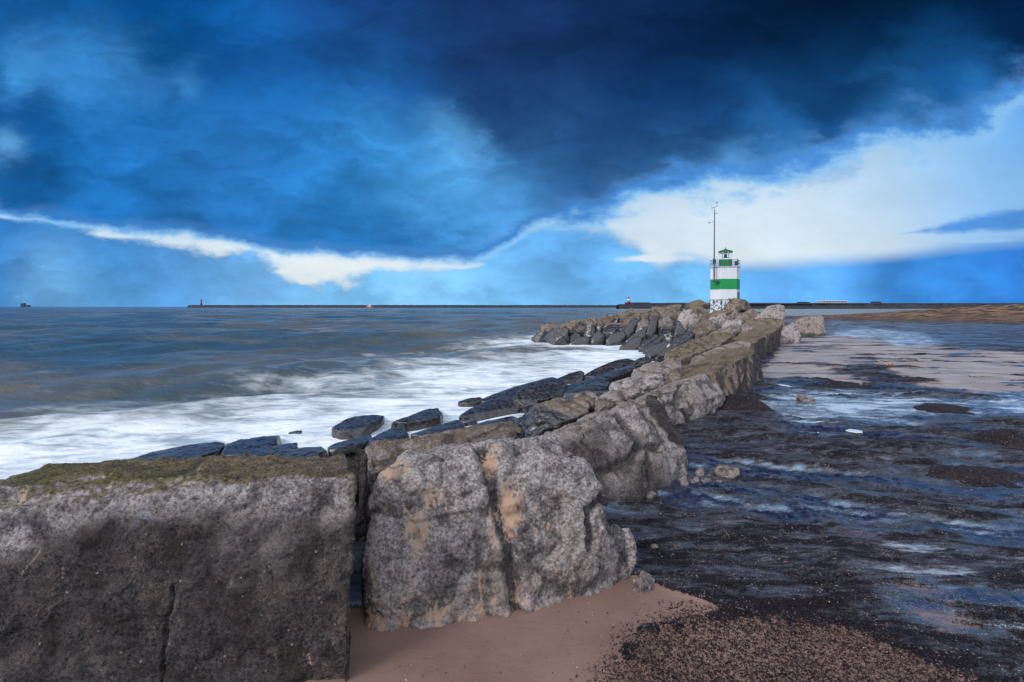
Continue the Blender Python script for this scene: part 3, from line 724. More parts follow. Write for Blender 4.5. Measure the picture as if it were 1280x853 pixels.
STYLES = {  # big undulation, chips, knobbly aggregate, fine grain, brown skin, smoothing
    'speck': dict(a=0.050, r=0.034, k=0.018, f=0.006, brown=0.02, sm=4),
    'block': dict(a=0.026, r=0.026, k=0.013, f=0.006, brown=0.10, sm=2),
    'brown': dict(a=0.035, r=0.032, k=0.010, f=0.004, brown=0.50, sm=2),
    'pile':  dict(a=0.030, r=0.055, k=0.022, f=0.000, brown=0.72, sm=1),
    'wet':   dict(a=0.015, r=0.014, k=0.003, f=0.001, brown=0.10, sm=1),
    'stone': dict(a=0.012, r=0.006, k=0.003, f=0.001, brown=0.15, sm=6),
}
_seed = [100]
GROUP = 'stones and blocks of the breakwater'
def rock(name, label, groups, style, vox, cat='boulder', wet=None, brown=None, facets=3, cracks=(), group=GROUP, custom=None, amp=1.0, lichen=0.0, sand=0.0, stain_shade=0.0, presm=0, moss=0.0):
    st = dict(STYLES[style]); _seed[0] += 1; rs = np.random.RandomState(_seed[0]); off = rs.uniform(-50, 50, 3).astype(np.float32)
    v, f = remesh(hull_mesh(groups), vox)
    v = smooth(v, f, 1 + presm)
    c = v.mean(0); size = np.ptp(v, axis=0)
    # broken-off corners: flat fracture planes
    for _ in range(facets):
        d = rs.normal(size=3); d[2] = abs(d[2]) * 0.7; d /= np.linalg.norm(d)
        t = v @ d; hi, lo = t.max(), t.mean(); cut = hi - (hi - lo) * (rs.uniform(0.14, 0.42) if style == 'pile' else rs.uniform(0.03, 0.14) if style == 'wet' else rs.uniform(0.06, 0.2))
        ex = np.clip(t - cut, 0, None); v = v - np.outer(ex * 0.92, d)
    v = smooth(v, f, st['sm'])
    n = vnormals(v, f); p = v + off
    s = min(1.0, float(np.sort(size)[1]) / 0.8) * amp
    d = st['a'] * s * fbm(p * 1.5 / max(s, .3), 3)
    rg = fbm(p * 2.6 / max(s, .3), 3, 0.5, 1)
    d += -st['r'] * s * sm(rg, 0.35, 0.75)
    kn = fbm(p * 11.0, 3, 0.55, 2)
    kn2 = fbm(p * 30.0, 2, 0.55, 2) if vox < 0.03 else 0
    d += st['k'] * (kn - 0.1) * min(1.0, amp)
    if vox < 0.03: d += st['k'] * 0.5 * (kn2 - 0.1)
    if st['f'] and vox < 0.02: d += st['f'] * fbm(p * 70, 2)
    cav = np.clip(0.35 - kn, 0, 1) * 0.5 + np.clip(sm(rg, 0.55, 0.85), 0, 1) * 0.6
    Yv = np.maximum(v[:, 1], 0.3); px = 640 + F * v[:, 0] / Yv; py = HZ - F * (v[:, 2] - EYE) / Yv
    fr = (n[:, 1] < 0.25)
    for pts, w, dep in cracks:
        jx = fbm(xyzc(px * 0.06, py * 0.06, 3.3), 3) * 7
        best = np.full(len(v), 1e9)
        for (ax, ay), (bx, by) in zip(pts[:-1], pts[1:]):
            ex, ey = bx - ax, by - ay
            t = np.clip(((px + jx - ax) * ex + (py - ay) * ey) / (ex * ex + ey * ey), 0, 1)
            best = np.minimum(best, np.hypot(px + jx - ax - t * ex, py - ay - t * ey))
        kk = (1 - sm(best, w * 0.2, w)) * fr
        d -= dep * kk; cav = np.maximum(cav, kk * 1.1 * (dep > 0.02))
    v = v + n * d[:, None].astype(np.float32)
    n2 = vnormals(v, f)
    up = smooth(np.repeat(n2[:, 2:3], 3, 1), f, 3)[:, 0]
    att = dict(up=up, cav=cav, brown=np.full(len(v), st['brown'] if brown is None else brown), sand=np.full(len(v), sand, float), lichen=np.full(len(v), lichen, float))
    wz = -0.45 if wet is None else wet
    att['stain_shade'] = np.full(len(v), stain_shade, float); att['moss'] = np.full(len(v), moss, float)
    att['wet'] = 1.0 - sm(v[:, 2] + 0.25 * fbm(p * 1.3, 2), wz - 0.12, wz + 0.2)
    if style == 'wet': att['wet'] = np.maximum(att['wet'], 0.75)
    if custom: custom(att, v, n2, px, py, p)
    base = np.array((c[0], c[1], v[:, 2].min()), np.float32)
    me = np_mesh(name, v - base, f)
    for k, a in att.items(): set_attr(me, k, a)
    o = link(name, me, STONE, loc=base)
    tag(o, label, cat, group)
    return o
def pts(*a): return [P(*q) for q in a]
def drop(ps, z): return [np.array((p[0], p[1], z)) for p in ps]

# --- the two big blocks in the foreground
tl = pts((-60, 640, 2.1), (-20, 607, 2.18), (25, 600, 2.2), (120, 590, 2.22), (443, 592, 2.2))
bk = pts((430, 568, 3.0), (300, 570, 3.05), (112, 573, 3.0), (58, 578, 2.85), (-10, 606, 2.7))
lo = [np.array(q) for q in ((-3.0, 2.0, -0.3), (-0.718, 2.17, -0.3), (-1.02, 3.0, -0.3), (-3.2, 3.0, -0.3))]
def c_left(a, v, n, px, py, p):
    top = sm(n[:, 2], 0.5, 0.8)
    a['brown'] = 0.05 + 0.45 * top
    a['lichen'] = 0.85 * (1 - sm(py - 0.10 * np.abs(px - 250) * 0 + 120 * fbm(p * 1.7, 4) - 46 * sm(px, 150, 0), 604, 690)) * (1 - top) + 0.5 * sm(px, 60, 0)
    a['sand'] = 0.75 * sm(fbm(xyzc(px * 0.05 + py * 0.035, py * 0.006, 1), 3), 0.12, 0.4) * sm(px, 110, 30) * sm(py, 790, 690) + 0.40 * sm(fbm(xyzc(px * 0.09, py * 0.02, 5), 3), 0.0, 0.4) * sm(py, 700, 820) * sm(px, 180, 420)
    a['stain_shade'] = 0.78 * sm(py + 50 * fbm(p * 1.1 + 3, 4) + 40 * fbm(p * 3.1, 3) - 20 * sm(px, 120, 0), 608, 690) - 0.25 * np.exp(-((px - 330) / 70) ** 2 - ((py - 690) / 60) ** 2)
    a['wet'] = 0.0 * a['wet']; a['moss'] = 0.5 * top * sm(px, 400, 200) + 0.6 * np.exp(-((py - 594) / 6) ** 2) * sm(n[:, 2], 0.2, 0.5) + 0.8 * sm(px, 432, 440) * sm(py, 700, 610)
rock('concrete_block', 'huge dark concrete block with a mossy flat top and vertical crack, nearest on the left', [tl + bk + lo], 'block', 0.0095, 'concrete block',
     cracks=[([(212, 735), (206, 770), (199, 810), (197, 853), (197, 900)], 3.0, 0.03), ([(178, 590), (120, 640), (80, 690)], 4, 0.006), ([(230, 590), (260, 570)], 4, 0.02)], facets=0, custom=c_left, wet=-9, presm=5)

A = pts((470, 592, 2.72), (500, 567, 2.85), (560, 557, 2.92), (640, 549, 3.0), (696, 543, 3.05), (728, 566, 3.0), (760, 610, 3.0), (766, 645, 2.95),
        (453, 632, 2.62), (449, 710, 2.52), (740, 690, 2.82), (752, 740, 2.84), (640, 774, 2.64), (560, 786, 2.57), (464, 802, 2.48))
Ab = pts((505, 562, 3.5), (600, 553, 3.6), (690, 543, 3.6), (740, 585, 3.5))
Ad = drop(pts((464, 802, 2.45), (640, 774, 2.63), (752, 740, 2.83), (745, 640, 3.5), (452, 640, 3.3)), -0.3)
B = pts((735, 650, 3.0), (765, 640, 3.05), (790, 655, 3.1), (802, 680, 3.08), (798, 712, 3.02), (775, 738, 2.93), (750, 756, 2.84), (738, 745, 2.8), (735, 690, 2.86), (760, 680, 2.9))
Bd = drop(pts((750, 756, 2.84), (738, 745, 2.8), (785, 720, 3.0), (780, 650, 3.4), (740, 650, 3.4)), -0.25)
def c_two(a, v, n, px, py, p):
    runs = sm(fbm(xyzc(px * 0.055 - py * 0.004, py * 0.010, 2), 4, 0.6), 0.02, 0.34)
    a['sand'] = (0.20 + 0.36 * runs) * sm(py, 585, 640) * (1 - 0.6 * sm(px, 690, 760)) + 0.25 * sm(py, 735, 785)
    for bx, by, rx, ry, k in ((640, 640, 20, 46, .9), (612, 575, 16, 26, .7), (540, 622, 22, 22, .6), (490, 588, 34, 22, .75), (520, 690, 20, 30, .6), (500, 745, 40, 60, .45), (615, 700, 14, 60, .5), (560, 760, 60, 26, .35), (705, 620, 14, 12, .5)):
        a['sand'] = np.maximum(a['sand'], k * np.exp(-((px - bx) / rx) ** 2 - ((py - by) / ry) ** 2) * 0.85)
    a['brown'] = 0.02 + 0.06 * sm(py, 640, 760)
    a['stain_shade'] = 0.20 * sm(py + 40 * fbm(p * 1.5, 3), 660, 750) + 0.45 * sm(px, 490, 455)
    a['lichen'] = 0.62 + 0.38 * (1 - sm(py + 40 * fbm(p * 2, 3), 620, 760)) + 0.3 * sm(px, 690, 760) * (1 - sm(py, 640, 700))
    a['wet'] = 0.45 * sm(py - 0.0 * px, 745, 800) * sm(fbm(p * 3, 3), -0.2, 0.3)
rock('boulder', 'massive pale purple boulder split by a crevice, with blown sand stuck to its face', [A + Ab + Ad, B + Bd], 'speck', 0.0095,
     cracks=[([(600, 553), (614, 590), (622, 640), (636, 680), (642, 730), (650, 790)], 13, 0.055), ([(745, 690), (738, 640), (765, 618)], 9, 0.05), ([(452, 640), (520, 655), (600, 640)], 5, 0.015),
             ([(700, 545), (720, 580), (740, 600)], 5, 0.015), ([(556, 560), (552, 610)], 4, 0.02)], facets=2, custom=c_two, wet=-9, presm=70)
def c_chunk(a, v, n, px, py, p): a['sand'] = 0.18 + 0.3 * sm(py, 725, 755); a['lichen'] += 0.25
rock('stone', 'knobbly grey rubble stone resting on the sand against the split boulder',
     [pts((790, 722, 2.98), (804, 711, 3.02), (820, 720, 3.02), (828, 745, 2.92), (812, 754, 2.86), (796, 750, 2.86), (786, 740, 2.9), (805, 725, 2.85), (800, 718, 3.15), (822, 728, 3.12)) + drop(pts((828, 745, 2.9), (790, 750, 2.86), (805, 735, 3.15)), -0.08)],
     'speck', 0.009, 'stone', facets=1, amp=0.7, custom=c_chunk, wet=-9, group='loose stones at the foot of the blocks')
rock('stone', 'small blue grey cobble between the split boulder and the rubble stone',
     [pts((772, 742, 2.86), (780, 736, 2.9), (790, 742, 2.88), (788, 758, 2.78), (774, 760, 2.77), (770, 752, 2.8)) + drop(pts((772, 760, 2.78), (790, 758, 2.78), (782, 745, 2.95)), -0.06)],
     'stone', 0.006, 'stone', facets=1, brown=0.0, lichen=0.4, wet=-9, group='loose stones at the foot of the blocks')

# --- second line: the split purple block and those behind it
A = pts((664, 552, 4.3), (690, 536, 4.5), (742, 516, 4.75), (800, 502, 5.0), (812, 490, 5.45), (838, 512, 5.3), (855, 538, 5.05), (866, 578, 4.85), (868, 600, 4.72), (846, 607, 4.55), (812, 628, 4.2), (790, 640, 4.0), (770, 650, 3.9), (700, 640, 3.85), (660, 600, 4.0))
Ab = pts((690, 536, 5.1), (770, 508, 5.6), (812, 489, 5.8))
Ad = drop(pts((770, 650, 3.9), (846, 607, 4.55), (868, 600, 4.72), (855, 560, 5.5), (660, 560, 4.9), (660, 610, 4.0)), -0.3)
def c_three(a, v, n, px, py, p):
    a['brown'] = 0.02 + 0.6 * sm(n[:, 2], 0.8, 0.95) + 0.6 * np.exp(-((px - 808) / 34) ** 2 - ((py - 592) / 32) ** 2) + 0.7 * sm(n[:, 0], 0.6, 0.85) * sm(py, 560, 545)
    a['stain_shade'] = 0.5 * np.exp(-((px - 805) / 36) ** 2 - ((py - 595) / 34) ** 2) + 0.6 * sm(n[:, 0], 0.6, 0.85) * sm(py, 560, 545) + 0.35 * sm(py, 590, 630) + 0.16 + 0.75 * sm(px, 790, 720) * sm(py, 540, 568)  # includes shade painted beside the split boulder and on the right-hand side
    a['up'] = a['up'] * 0.8; a['lichen'] = 0.30 + 0.25 * np.exp(-((px - 760) / 50) ** 2 - ((py - 545) / 26) ** 2)
    t_ = np.clip(((px - 820) * 34 + (py - 496) * 48) / (34 ** 2 + 48 ** 2), 0, 1); ds_ = np.hypot(px - 820 - 34 * t_, py - 496 - 48 * t_)
    a['stain_shade'] = np.maximum(a['stain_shade'], 0.95 * (1 - sm(ds_, 9, 17))); a['brown'] = np.maximum(a['brown'], 0.7 * (1 - sm(ds_, 9, 17)))  # shade of the right-hand face put in as dark brown
    a['wet'] = 0.5 * sm(py - (px - 790) * -0.45, 618, 650)
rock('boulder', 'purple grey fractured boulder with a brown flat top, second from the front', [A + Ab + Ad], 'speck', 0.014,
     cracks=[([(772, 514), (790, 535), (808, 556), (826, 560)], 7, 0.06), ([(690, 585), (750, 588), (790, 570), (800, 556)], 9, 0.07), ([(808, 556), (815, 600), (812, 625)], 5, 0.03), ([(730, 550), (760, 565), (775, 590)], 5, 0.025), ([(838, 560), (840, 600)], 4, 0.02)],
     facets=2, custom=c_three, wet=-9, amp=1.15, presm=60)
A = pts((790, 508, 6.3), (812, 488, 6.9), (845, 478, 7.4), (880, 466, 7.9), (895, 476, 7.9), (907, 492, 7.75), (893, 512, 7.5), (880, 528, 7.15), (866, 536, 6.85), (856, 530, 6.9), (820, 520, 6.3), (785, 520, 6.0))
Ad = drop(pts((866, 536, 6.85), (880, 528, 7.2), (905, 500, 8.2), (790, 520, 6.2)), -0.2)
Ab = pts((805, 494, 7.4), (850, 472, 8.3))
C = pts((893, 484, 7.9), (904, 483, 8.0), (912, 497, 7.9), (905, 508, 7.7), (890, 514, 7.55), (885, 500, 7.6))
rock('boulder', 'grey speckled boulder with rusty patches leaning over the round seaweed heap', [A + Ab + Ad, C + drop(C, 0.2)], 'speck', 0.019,
     cracks=[([(846, 505), (862, 520), (868, 534)], 6, 0.05), ([(852, 478), (845, 500), (820, 512)], 5, 0.03)], facets=2, wet=-9, brown=0.12, lichen=0.40)
# --- the square brown blocks along the beach edge
A = pts((893, 474, 8.9), (947, 437, 10.95), (959, 478, 10.9), (932, 490, 9.65), (912, 503, 8.65), (880, 468, 8.7))
Ab = pts((850, 470, 9.2), (848, 458, 11.3), (905, 436, 13.0), (935, 433, 12.4))
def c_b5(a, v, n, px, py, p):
    sd = sm(n[:, 0], 0.3, 0.7); a['brown'] = 0.9 - 0.35 * sd; a['stain_shade'] = 0.95 * sd  # right-hand side coloured darker to carry its shade
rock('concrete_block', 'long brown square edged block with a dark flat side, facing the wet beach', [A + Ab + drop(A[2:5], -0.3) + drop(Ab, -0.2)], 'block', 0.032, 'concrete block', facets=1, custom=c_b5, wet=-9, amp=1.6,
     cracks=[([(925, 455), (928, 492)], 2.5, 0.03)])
def stepblock(x0, yt0, x1, yt1, yb0, yb1, back, label):
    Y0, Y1 = GY(yb0), GY(yb1)
    A = pts((x0, yt0, Y0), (x1, yt1, Y1), (x1 + 1, yb1, Y1), (x0 + 1, yb0, Y0))
    B = pts(*[(x, y, Yq) for x, y, Yq in back])
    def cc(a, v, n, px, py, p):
        sd = sm(n[:, 0], 0.3, 0.7); a['brown'] = 0.85 - 0.3 * sd; a['stain_shade'] = 0.85 * sd  # shade painted into the side that faces right
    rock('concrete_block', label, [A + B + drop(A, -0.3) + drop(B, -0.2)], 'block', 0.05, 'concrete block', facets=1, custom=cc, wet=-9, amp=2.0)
stepblock(944, 428, 958, 418, 457, 445, [(888, 436, 14.0), (895, 428, 17.0), (935, 416, 19.0)], 'brown block with a green stained side painted darker for shade, nearest of three stepping blocks')
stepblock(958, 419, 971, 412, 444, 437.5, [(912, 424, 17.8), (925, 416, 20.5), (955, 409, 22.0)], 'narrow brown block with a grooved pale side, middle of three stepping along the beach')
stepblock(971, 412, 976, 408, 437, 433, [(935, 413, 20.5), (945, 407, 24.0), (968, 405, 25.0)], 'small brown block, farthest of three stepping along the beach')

def oc(out, Y, lean=1.0, thick=1.0, bot=0.5, shrink=0.85, tilt=0.0):
    """stone from its outline: every point gets its own distance, the back is a smaller copy farther off"""
    o = np.array(out, float); pm = o[:, 1].max(); c = o.mean(0)
    fr = [P(x, y, Y + lean * (pm - y) / F * Y + tilt * (x - c[0]) / F * Y) for x, y in o]
    b = c + (o - c) * shrink
    bk = [P(x, y, Y + thick + lean * (pm - y) / F * Y + tilt * (x - c[0]) / F * Y) for x, y in b]
    lows = [q - np.array((0, -0.1, bot)) for q, (x, y) in zip(fr, o) if y > c[1]] + [q - np.array((0, 0, bot)) for q in bk]
    return fr + bk + lows
# name, label, outline, distance, lean, thickness, style, extras
B_, S_, K_ = 'boulder', 'rock_slab', 'concrete_block'
L = [
 (B_, 'round pale grey boulder beside the stepped blocks, half buried in sand', [(974, 415), (980, 406), (990, 404), (998, 411), (1002, 421), (996, 429), (982, 430), (976, 426)], 22, .6, 1.2, 'speck', dict(lichen=.45)),
 (B_, 'brown topped boulder with a bright white face, the farthest on the beach edge', [(990, 404), (1000, 397), (1023, 393), (1030, 396), (1033, 417), (1021, 419), (1006, 417), (985, 405)], 28.5, .55, 2.0, 'speck', dict(lichen=.3, brown=.55, facets=1)),
 (B_, 'high brown rock with white lichen cutting the horizon right of the lighthouse', [(941, 399), (950, 391), (960, 382), (971, 380.5), (981, 381), (982, 393), (978, 402), (955, 402)], 34, .6, 2.5, 'speck', dict(brown=.3, lichen=.6)),
 (B_, 'low brown rock under the high lichen covered rock', [(926, 407), (936, 399), (960, 397), (976, 398), (982, 405), (960, 412), (935, 413)], 27, 1.6, 2.5, 'brown', {}),
 (B_, 'small dark rock on top of the brown blocks', [(930, 411), (938, 406), (946, 408), (946, 413), (935, 414)], 23, .8, .8, 'speck', {}),
 (B_, 'tan rock standing at the foot of the lighthouse', [(909, 395), (913, 386), (918, 383.5), (923, 388), (924, 396), (914, 398)], 40, .5, 1.5, 'brown', {}),
 (B_, 'brown rock with a dark right side below the lighthouse', [(910, 398), (916, 394), (928, 391), (931, 394), (930, 403), (922, 405)], 35, .6, 1.6, 'pile', dict(brown=.4)),
 (B_, 'rounded grey rock left of the lighthouse foot', [(895, 397), (899, 391), (905, 390), (911, 396), (908, 403), (898, 404)], 34, .5, 1.4, 'speck', {}),
 (B_, 'white grey rock at the upper end of the brown slabs', [(902, 407), (908, 400), (920, 398), (930, 400), (927, 409), (912, 412)], 29, .9, 1.5, 'speck', dict(lichen=.7)),
 (S_, 'long brown slab with a dark crevice along its right end', [(830, 443), (842, 434), (868, 424), (900, 414), (916, 415), (918, 419), (902, 430), (870, 439), (850, 449), (836, 451)], 14.0, 2.2, 1.2, 'brown', dict(facets=1)),
 (S_, 'thin tan slab just above the long brown slab', [(882, 421), (892, 414), (918, 405), (926, 409), (916, 416), (895, 421)], 19.5, 1.8, 1.2, 'brown', dict(lichen=.35)),
 (S_, 'flat brown slab with pale lichen in front of the stepped blocks', [(858, 456), (866, 446), (890, 436), (925, 426), (940, 428), (936, 436), (900, 449), (866, 459)], 12.0, 2.2, 1.2, 'brown', dict(lichen=.4)),
 (S_, 'brown ribbed slab resting on the long square block', [(846, 470), (852, 460), (880, 448), (915, 440), (930, 441), (900, 455), (866, 468)], 10.6, 2.4, 0.9, 'brown', dict(lichen=.2)),
 (B_, 'rounded purple stone below the end of the long brown slab', [(786, 470), (793, 461), (808, 454), (838, 448), (852, 451), (855, 458), (846, 463), (826, 466), (800, 474)], 9.8, 1.8, 1.0, 'speck', dict(lichen=.2)),
 (B_, 'bright pale grey boulder lying between the purple stones', [(758, 486), (764, 478), (782, 472), (812, 467), (831, 465), (833, 474), (822, 479), (808, 483), (786, 487), (764, 492)], 8.6, 1.5, 0.9, 'speck', dict(lichen=.85)),
 (B_, 'dark shadowed boulder to the right of the bright pale boulder', [(826, 470), (835, 464), (850, 458), (856, 464), (856, 474), (840, 480), (824, 480)], 8.9, 1.2, 0.9, 'brown', {}),
 (B_, 'speckled boulder with a dark hollow on its right, above the purple fractured boulder', [(742, 506), (742, 496), (760, 489), (785, 485), (804, 483), (806, 490), (790, 500), (775, 508), (750, 514)], 7.2, 1.3, 0.9, 'speck', {}),
 (B_, 'small tan boulder behind the dark hollow', [(716, 494), (728, 487), (744, 489), (752, 499), (740, 506), (722, 506)], 7.8, 1.3, 0.8, 'speck', dict(brown=.3)),
 (B_, 'dark purple boulder with a mossy brown front at the edge of the foam', [(648, 528), (655, 513), (672, 503), (695, 497), (725, 494), (742, 500), (738, 512), (718, 522), (690, 533), (664, 543), (650, 542)], 6.6, 1.5, 1.2, 'speck', dict(wet=.12, brown=.35)),
 (S_, 'long low brown ledge behind the split boulder', [(505, 549), (540, 541), (590, 533), (650, 524), (656, 534), (640, 545), (590, 552), (540, 558), (512, 560)], 5.4, 2.0, 1.0, 'brown', dict(brown=.15, stain_shade=.35)),
 (S_, 'grey purple ledge just behind the top of the split boulder', [(452, 572), (456, 560), (470, 551), (520, 547), (560, 546), (560, 556), (500, 566), (470, 585), (455, 596)], 4.2, 1.2, 1.0, 'speck', dict(brown=.2)),
 (B_, 'dark mossy block wedged in the gap between the two nearest blocks', [(415, 566), (430, 562.5), (449, 563), (455, 572), (454, 610), (448, 800), (436, 800), (430, 600)], 3.25, .1, 1.0, 'brown', dict(wet=-9, moss=.6, stain_shade=.8)),  # moss is its own; the dark tone paints the shade in the gap
 # wet black slabs in the surf
 (S_, 'flat black slab in the surf behind the mossy block top', [(165, 573), (190, 565), (230, 557), (270, 552), (281, 554), (272, 566), (240, 574), (180, 578)], 8.2, 2.5, 1.0, 'wet', {}),
 (S_, 'ridged black rock with wet brown sides in the surf, left of two behind the mossy block', [(277, 566), (281, 556), (300, 549), (335, 545), (352, 544), (350, 550), (330, 562), (300, 568), (279, 569)], 8.3, 2.0, .9, 'wet', {}),
 (S_, 'low grey slab washed by foam behind the mossy block', [(307, 566), (318, 560), (345, 556), (372, 553), (373, 558), (345, 565), (318, 570)], 8.1, 2.4, .7, 'wet', {}),
 (S_, 'thin blue black slab just above the edge of the mossy block', [(338, 570), (350, 563), (380, 559), (403, 558), (410, 564), (390, 570), (350, 573)], 7.6, 2.4, .7, 'wet', {}),
 (S_, 'tiny black rock tip alone in the white surf', [(360, 541), (368, 538), (378, 538), (374, 542), (362, 543)], 10.55, 1.5, .4, 'wet', {}),
 (S_, 'black rock in the surf with a flat stepped top', [(414, 535), (424, 531), (430, 525), (445, 520), (470, 518), (481, 520), (465, 528), (450, 538), (425, 538)], 10.3, 2.0, .8, 'wet', {}),
 (S_, 'sloping black slab alone in the middle of the white surf', [(488, 528), (510, 521), (535, 511), (548, 510), (555, 519), (540, 523), (510, 528)], 10.9, 2.0, .9, 'wet', {}),
 (S_, 'rounded black slab in the near surf', [(455, 552), (470, 545), (488, 535), (505, 533), (512, 543), (498, 548), (465, 552)], 9.3, 2.0, .8, 'wet', {}),
 (S_, 'narrow black slab trailing toward the dark mossy block', [(408, 560), (420, 553), (445, 547), (465, 543), (466, 550), (440, 557), (412, 563)], 8.8, 2.2, .7, 'wet', {}),
 (S_, 'smooth black slab between foam and the brown ledge', [(513, 543), (530, 538), (555, 530), (572, 524), (582, 531), (560, 540), (530, 545)], 9.6, 2.0, .9, 'wet', {}),
 (S_, 'small brown rock just breaking the foam above the brown ledge', [(572, 527), (580, 521), (592, 520), (597, 525), (585, 529)], 10.3, 1.2, .5, 'brown', dict(wet=-.6)),
 (S_, 'big hump backed black rock in the surf', [(572, 521), (585, 512), (610, 500), (635, 496), (647, 500), (650, 508), (638, 515), (610, 516), (580, 521)], 11.6, 1.6, 1.0, 'wet', {}),
 (S_, 'dark wet ledge below the hump backed rock', [(585, 534), (610, 526), (640, 520), (650, 523), (652, 529), (620, 535), (590, 540)], 8.4, 2.0, .8, 'wet', {}),
 (S_, 'faint dark slab nearly covered by mist', [(572, 502), (585, 498), (600, 496), (604, 499), (588, 504)], 13.2, 1.5, .5, 'wet', {}),
 (S_, 'long straight black slab forming the edge of the surf', [(598, 500), (640, 484), (690, 471), (702, 474), (710, 480), (660, 494), (615, 503)], 13.2, 2.2, 1.1, 'wet', {}),
 (S_, 'brown faced block with a blue wet side at the edge of the surf', [(640, 497), (650, 487), (668, 482), (674, 500), (655, 502)], 12.2, 1.2, .9, 'wet', dict(brown=.8)),
 (S_, 'blue glossy wet block beside the brown faced block', [(671, 500), (668, 484), (690, 477), (706, 484), (702, 491), (685, 498)], 12.3, 1.4, .9, 'wet', {}),
 (S_, 'black ridge slab pointing along the surf edge', [(693, 475), (710, 467), (726, 463), (731, 466), (720, 474), (700, 479)], 15.8, 2.0, .9, 'wet', {}),
 (S_, 'long flat wet slab reflecting blue sky, the longest of the blue slabs', [(720, 480), (745, 470), (780, 459), (800, 455), (790, 463), (760, 474), (730, 482)], 13.4, 3.0, .9, 'wet', {}),
 (S_, 'pointed wet slab reflecting blue sky just above the speckled boulder', [(704, 492), (725, 483), (750, 476), (763, 477), (758, 484), (735, 490), (712, 495)], 10.8, 3.0, .8, 'wet', {}),
 (S_, 'broad wet blue slab running down to a white wash', [(690, 499), (715, 494), (745, 489), (765, 487), (760, 493), (730, 498), (700, 503)], 9.4, 3.0, .8, 'wet', {}),
 (S_, 'dark humped slab where the surf meets the long blue slab', [(728, 470), (745, 460), (770, 450), (785, 448), (798, 452), (780, 460), (745, 472)], 16.5, 2.0, 1.0, 'wet', {}),
 (S_, 'black slab at the tip of the surf bay', [(790, 452), (800, 447), (812, 446), (814, 451), (800, 455)], 20.0, 1.5, .9, 'wet', {}),
 # the far pile
 (B_, 'tiny dark rock alone at the left end of the far rock pile', [(664, 422), (667, 420), (669, 421.5), (667, 424)], 38, .6, .5, 'wet', {}),
 (B_, 'small dark pointed rock at the left end of the far rock pile', [(677, 423), (681, 417), (684, 415), (690, 421), (688, 425.5), (680, 424.5)], 37, .6, 1.0, 'wet', {}),
 (B_, 'small dark rock behind the pointed one at the end of the pile', [(687, 419), (692, 413), (697, 414), (697, 419)], 39, .6, .9, 'wet', {}),
 (B_, 'small wet rock with foam on its back near the end of the pile', [(690, 426), (696, 419), (701, 423), (700, 427)], 36.5, .6, .8, 'wet', {}),
 (B_, 'dark brown block with a square head at the end of the pile', [(702, 408), (706, 406), (714, 406), (717, 412), (712, 427), (700, 427), (701, 415)], 37, .7, 1.4, 'pile', dict(wet=.1)),
 (S_, 'dark slab leaning up to the right behind the square headed block', [(714, 408), (722, 403), (732, 398), (735, 400), (724, 410), (716, 413)], 38.5, .9, .8, 'pile', dict(wet=.5)),
 (S_, 'brown slab with a pale edge leaning steeply up to the right', [(708, 427), (716, 418), (731, 400), (736, 399), (733, 410), (726, 421), (718, 427)], 36.4, .9, 1.0, 'pile', dict(wet=-.2)),
 (B_, 'reddish pyramid shaped rock with a small square top', [(729, 421), (733, 405), (734, 396), (741, 394.5), (743, 402), (745, 412), (741, 421)], 36, .5, 1.5, 'pile', {}),
 (B_, 'green stained rock right of the reddish pyramid', [(743, 412), (744, 402), (749, 401), (753, 408), (750, 414)], 36.5, .5, 1.0, 'pile', dict(brown=.3, wet=.3)),
 (B_, 'dark wet rock at the water below the reddish pyramid', [(738, 426), (743, 416), (750, 414), (757, 420), (755, 427), (742, 428)], 35, .6, 1.2, 'wet', {}),
 (B_, 'black low rock at the water left of the pile middle', [(714, 428), (722, 421), (736, 420), (738, 427), (724, 428.5)], 35.4, .6, 1.2, 'wet', {}),
 (S_, 'brown slab tilted up to the right in the upper left of the pile', [(744, 402), (750, 396), (760, 392.5), (766, 396), (757, 405), (752, 408)], 38, .7, 1.2, 'pile', {}),
 (B_, 'small black upright stone on the skyline of the pile', [(756, 396), (757, 392), (760, 392.5), (760, 397)], 40, .4, .6, 'wet', {}),
 (S_, 'brown slab with a black right edge tilted over the pile', [(751, 407), (760, 399), (766, 395), (768, 398), (758, 408)], 37, .8, .8, 'pile', {}),
 (S_, 'big long brown slab leaning up to the right with a pale lower end', [(752, 413), (762, 404), (774, 395), (782, 396), (772, 407), (768, 417), (757, 419)], 35.2, .8, 1.5, 'pile', dict(lichen=.25)),
 (S_, 'brown slab with a pale top edge in the middle of the pile', [(770, 411), (778, 401), (792, 394), (801, 395), (792, 405), (783, 414), (772, 416)], 34.6, .8, 1.4, 'pile', {}),
 (B_, 'black wedge of rock in the heart of the pile', [(777, 417), (787, 403), (797, 396), (799, 400), (792, 416), (785, 421)], 34.2, .6, 1.2, 'wet', {}),
 (B_, 'jagged dark rock on the skyline near the red topped beacon', [(767, 396), (770, 391), (774, 389), (775, 395), (770, 398)], 39, .5, 1.0, 'pile', dict(wet=.8)),
 (B_, 'brown rock on the skyline left of the light grey one', [(775, 396), (777, 389), (784, 387), (789, 392), (786, 398)], 38, .6, 1.4, 'pile', {}),
 (B_, 'light grey jagged rock topping the far pile', [(784, 391), (788, 384.5), (793, 383), (795, 390), (791, 394)], 39, .5, 1.3, 'pile', dict(lichen=.4)),
 (B_, 'pale broken rock beneath the top of the far pile', [(788, 397), (792, 391), (800, 390), (802, 395), (796, 400)], 36.5, .6, 1.2, 'pile', dict(lichen=.35)),
 (S_, 'tall purple brown slab with a flat face in the right of the pile', [(793, 417), (797, 404), (805, 396), (812, 390), (815, 394), (811, 408), (806, 419)], 33, .6, 1.4, 'pile', dict(brown=.35)),
